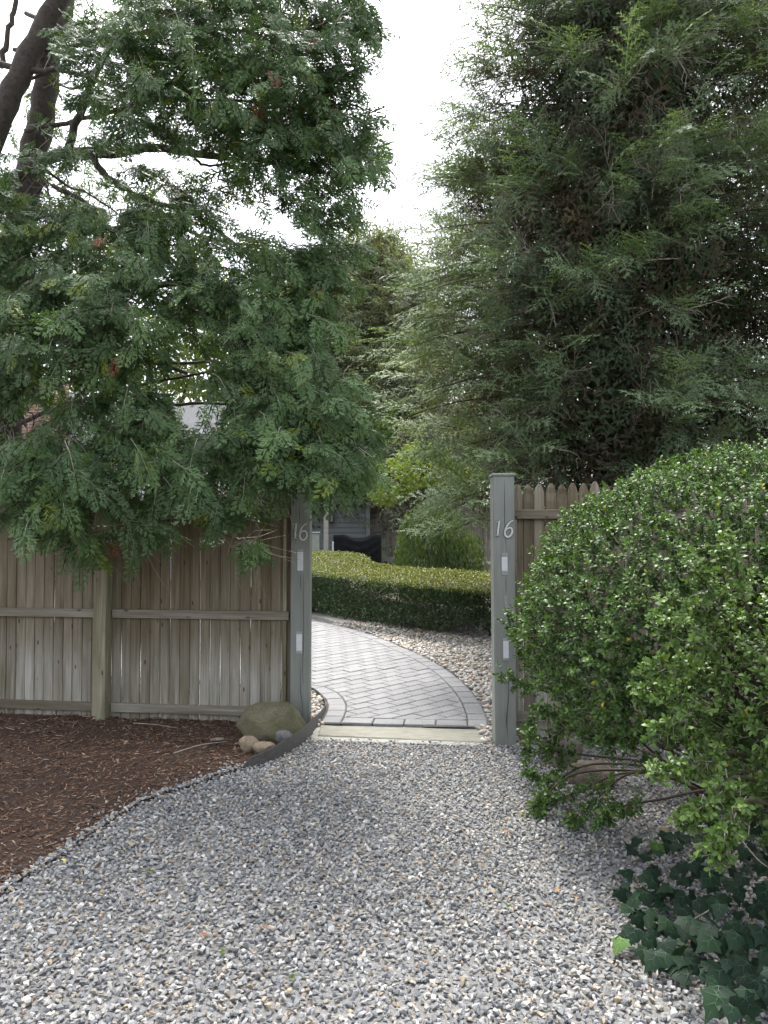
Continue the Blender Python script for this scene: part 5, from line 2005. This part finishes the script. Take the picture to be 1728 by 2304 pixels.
for lx in (0.06, gw - 0.06):
    for ly in (0.06, 0.49):
        MB().tube([(lx, ly, -0.03), (lx, ly, gh * 0.8)], [0.02, 0.02], 8).build('leg', 'black_metal', grill)

# stair newel with cap and sloping rail, and the slim porch post
ny = 17.0
n0, n1_ = at(702, 1290, ny), at(717, 1290, ny)
nt_ = at(710, 1197, ny)[2]
nb_ = float(gz(ny))
newel = empty('newel_post', (n0[0], ny, nb_))
tag(newel, 'pale green stair post with flat cap and sloping brace behind the left gate post', 'post')
w_ = n1_[0] - n0[0]
MB().box(0, w_, 0, w_, -0.1, nt_ - nb_ - 0.03, 0.006).build('shaft', 'green_post', newel)
MB().box(-0.02, w_ + 0.02, -0.02, w_ + 0.02, nt_ - nb_ - 0.0295, nt_ - nb_, 0.005).build('cap', 'green_post', newel)
b0, b1 = at(716, 1238, ny + 0.05) - np.array(newel.location), at(734, 1288, ny + 0.05) - np.array(newel.location)
b1 = b0 + (b1 - b0) * 1.25
dn = unit(np.array([-(b1 - b0)[2], 0, (b1 - b0)[0]]))
vs = [b0 - dn * 0.045, b0 + dn * 0.045, b1 + dn * 0.045, b1 - dn * 0.045]
MB().add([p + (0, 0, 0) for p in vs] + [p + (0, 0.06, 0) for p in vs], [(0, 1, 2, 3), (7, 6, 5, 4), (0, 4, 5, 1), (1, 5, 6, 2), (2, 6, 7, 3), (3, 7, 4, 0)]).build('brace', 'pale_post', newel)
py_ = 19.0
p0_, p1_ = at(728, 1250, py_), at(738, 1250, py_)
pb_ = float(gz(py_))
porch = empty('porch_post', (p0_[0], py_, pb_))
tag(porch, 'slim beige upright post with low white rail left of the covered grill', 'post')
MB().box(0, p1_[0] - p0_[0], 0, 0.1, -0.1, at(733, 1100, py_)[2] - pb_, 0.005).build('shaft', 'pale_post', porch)
rz_ = at(733, 1247, py_)[2] - pb_
MB().box(-1.0, -0.002, 0.03, 0.07, rz_ - 0.03, rz_ + 0.03, 0.004).build('rail', 'white_siding', porch)
MB().box(p1_[0] - p0_[0] + 0.002, p1_[0] - p0_[0] + 0.14, 0.03, 0.07, rz_ - 0.03, rz_ + 0.03, 0.004).build('rail', 'white_siding', porch)
MB().box(p1_[0] - p0_[0] + 0.10, p1_[0] - p0_[0] + 0.14, 0.02, 0.029, rz_ - 0.5, rz_ + 0.32, 0.004).build('baluster', 'white_siding', porch)

# white neighbour house with brick chimney and grey roof, seen through the arborvitae
WY = 18.0
wx = lambda x: at(x, 950, WY)[0]
wz = lambda y: at(100, y, WY)[2]
wh = empty('house', (wx(100), WY, 0.4))
tag(wh, 'white sided house with brick chimney showing through the arborvitae on the left', 'house')
clapboards(wh, wx(-260), wx(46), 0.8, wz(880), WY, 0.155, 'white_siding')
clapboards(wh, wx(172), wx(345), 0.8, wz(985), WY, 0.155, 'white_siding')
bx(wh, 'wall', wx(-260), wx(345), WY + 0.06, WY + 5, 0.4, wz(990), 'white_siding')
bx(wh, 'gable_wall', wx(-260), wx(172), WY + 0.06, WY + 5, wz(990) + 0.003, wz(880), 'white_siding')
bx(wh, 'chimney', wx(47), wx(153), WY - 0.35, WY + 0.04, 0.5, wz(860), 'brick', 0.01)
bx(wh, 'corner_board', wx(155), wx(171), WY - 0.03, WY + 0.04, 0.8, wz(885), 'white_siding')
bx(wh, 'gutter', wx(172), wx(510), WY - 0.42, WY - 0.3, wz(982), wz(972), 'white_siding')
wo_ = np.array(wh.location)
nc = 6
for k in range(nc):
    z0_, z1_ = wz(972) + 0.01 + k * 0.13, wz(972) + 0.01 + (k + 1) * 0.13 + 0.012
    y0_, y1_ = WY - 0.4 + k * 0.2, WY - 0.4 + (k + 1) * 0.2 + 0.018
    vs = [(wx(172), y0_, z0_), (wx(500), y0_, z0_), (wx(500), y1_, z1_), (wx(172), y1_, z1_)]
    MB().add([np.array(p) - wo_ for p in vs] + [np.array(p) - wo_ - (0, 0, 0.02) for p in vs], [(0, 1, 2, 3), (7, 6, 5, 4), (0, 4, 5, 1), (1, 5, 6, 2), (2, 6, 7, 3), (3, 7, 4, 0)]).build('shingle_course', 'shingle', wh)
bx(wh, 'lower_wall', wx(346), wx(500), WY + 0.05, WY + 4, 0.4, wz(974), 'white_siding')

# ------------------------------------------------------------------ small things on the ground
sr = np.random.default_rng(61)
tg = ground(470, 1700)
stick = MB().tube(catmull([ground(390, 1716) + (0, 0, 0.06), ground(450, 1702) + (0, 0, 0.075), ground(510, 1692) + (0, 0, 0.07)], 4), np.linspace(0.005, 0.002, 9), 6)
tag(stick.build('stick', 'twig', None, True), 'long pale stick lying on the mulch below the fence', 'stick')
stick = MB().tube(catmull([ground(300, 1648) + (0, 0, 0.07), ground(350, 1655) + (0, 0, 0.08), ground(400, 1660) + (0, 0, 0.07)], 4), np.linspace(0.004, 0.002, 9), 6)
tag(stick.build('stick', 'twig', None, True), 'thin stick lying on the mulch close to the fence foot, right of the post', 'stick')
# fallen leaves: each its own shape, curled
M['dry_leaf'] = tint_mat('dry_leaf', 0.7, 60, 0.75, 1.2, 0.3, 0)
fallen = [(290, 1692, 0.03, (0.23, 0.16, 0.10), 'grey brown fallen leaf lying flat on the mulch near the fence post'), (190, 1805, 0.035, (0.33, 0.28, 0.22), 'pale fallen leaf on the mulch in the middle of the bed'), (135, 1975, 0.02, (0.55, 0.5, 0.06), 'small yellow fallen leaf at the mulch edge, lower left'),
          (205, 1640, 0.03, (0.16, 0.10, 0.06), 'dark brown fallen leaf on the mulch left of the fence post'), (460, 2130, 0.022, (0.2, 0.09, 0.055), 'red brown fallen leaf on the open gravel left of centre'), (1140, 1890, 0.022, (0.28, 0.13, 0.06), 'rusty fallen leaf on the gravel left of the shrub shade'),
          (1250, 2022, 0.022, (0.33, 0.17, 0.07), 'orange brown fallen leaf on the gravel beside the ivy'), (1295, 2040, 0.02, (0.35, 0.2, 0.09), 'tan fallen leaf on the gravel just left of the ivy tip'), (600, 2110, 0.02, (0.2, 0.1, 0.06), 'dark fallen leaf on the gravel, lower left of centre')]
lv, lt_ = oval_leaf(0.6, 0.16, 0.25)
for (x, y, s, c, label) in fallen:
    g_ = ground(x, y)
    o = obj('fallen_leaf', tri_mesh('fallen_leaf', lv * s * 1.6, lt_, 'dry_leaf', np.array(c), True), None, (g_[0], g_[1], 0.03 if x > 300 and y > 1800 else 0.075), (sr.normal(0, 0.2), sr.normal(0, 0.2), sr.uniform(0, 6.28)))
    tag(o, label, 'leaf')
# little weeds coming up through the gravel
for (x, y, label) in [(443, 1905, 'tiny green weed in the gravel near the mulch edge'), (336, 1972, 'tiny pale green weed in the gravel close to the mulch edge, lower left'), (500, 2160, 'tiny green weed in the gravel, lower left of centre'), (658, 2215, 'small green weed in the gravel near the bottom centre'), (1144, 2055, 'small green weed in the gravel left of the ivy')]:
    g_ = ground(x, y)
    wd = empty('weed', (g_[0], g_[1], 0.012))
    tag(wd, label, 'weed')
    for k in range(6):
        o = obj('leaf', tri_mesh('leaf', lv * sr.uniform(0.014, 0.024), lt_, 'broadleaf', np.array((0.12, 0.17, 0.06)), True), wd, (0, 0, 0.01), (sr.uniform(0.2, 0.9), 0, k * 1.05 + sr.normal(0, 0.2)))
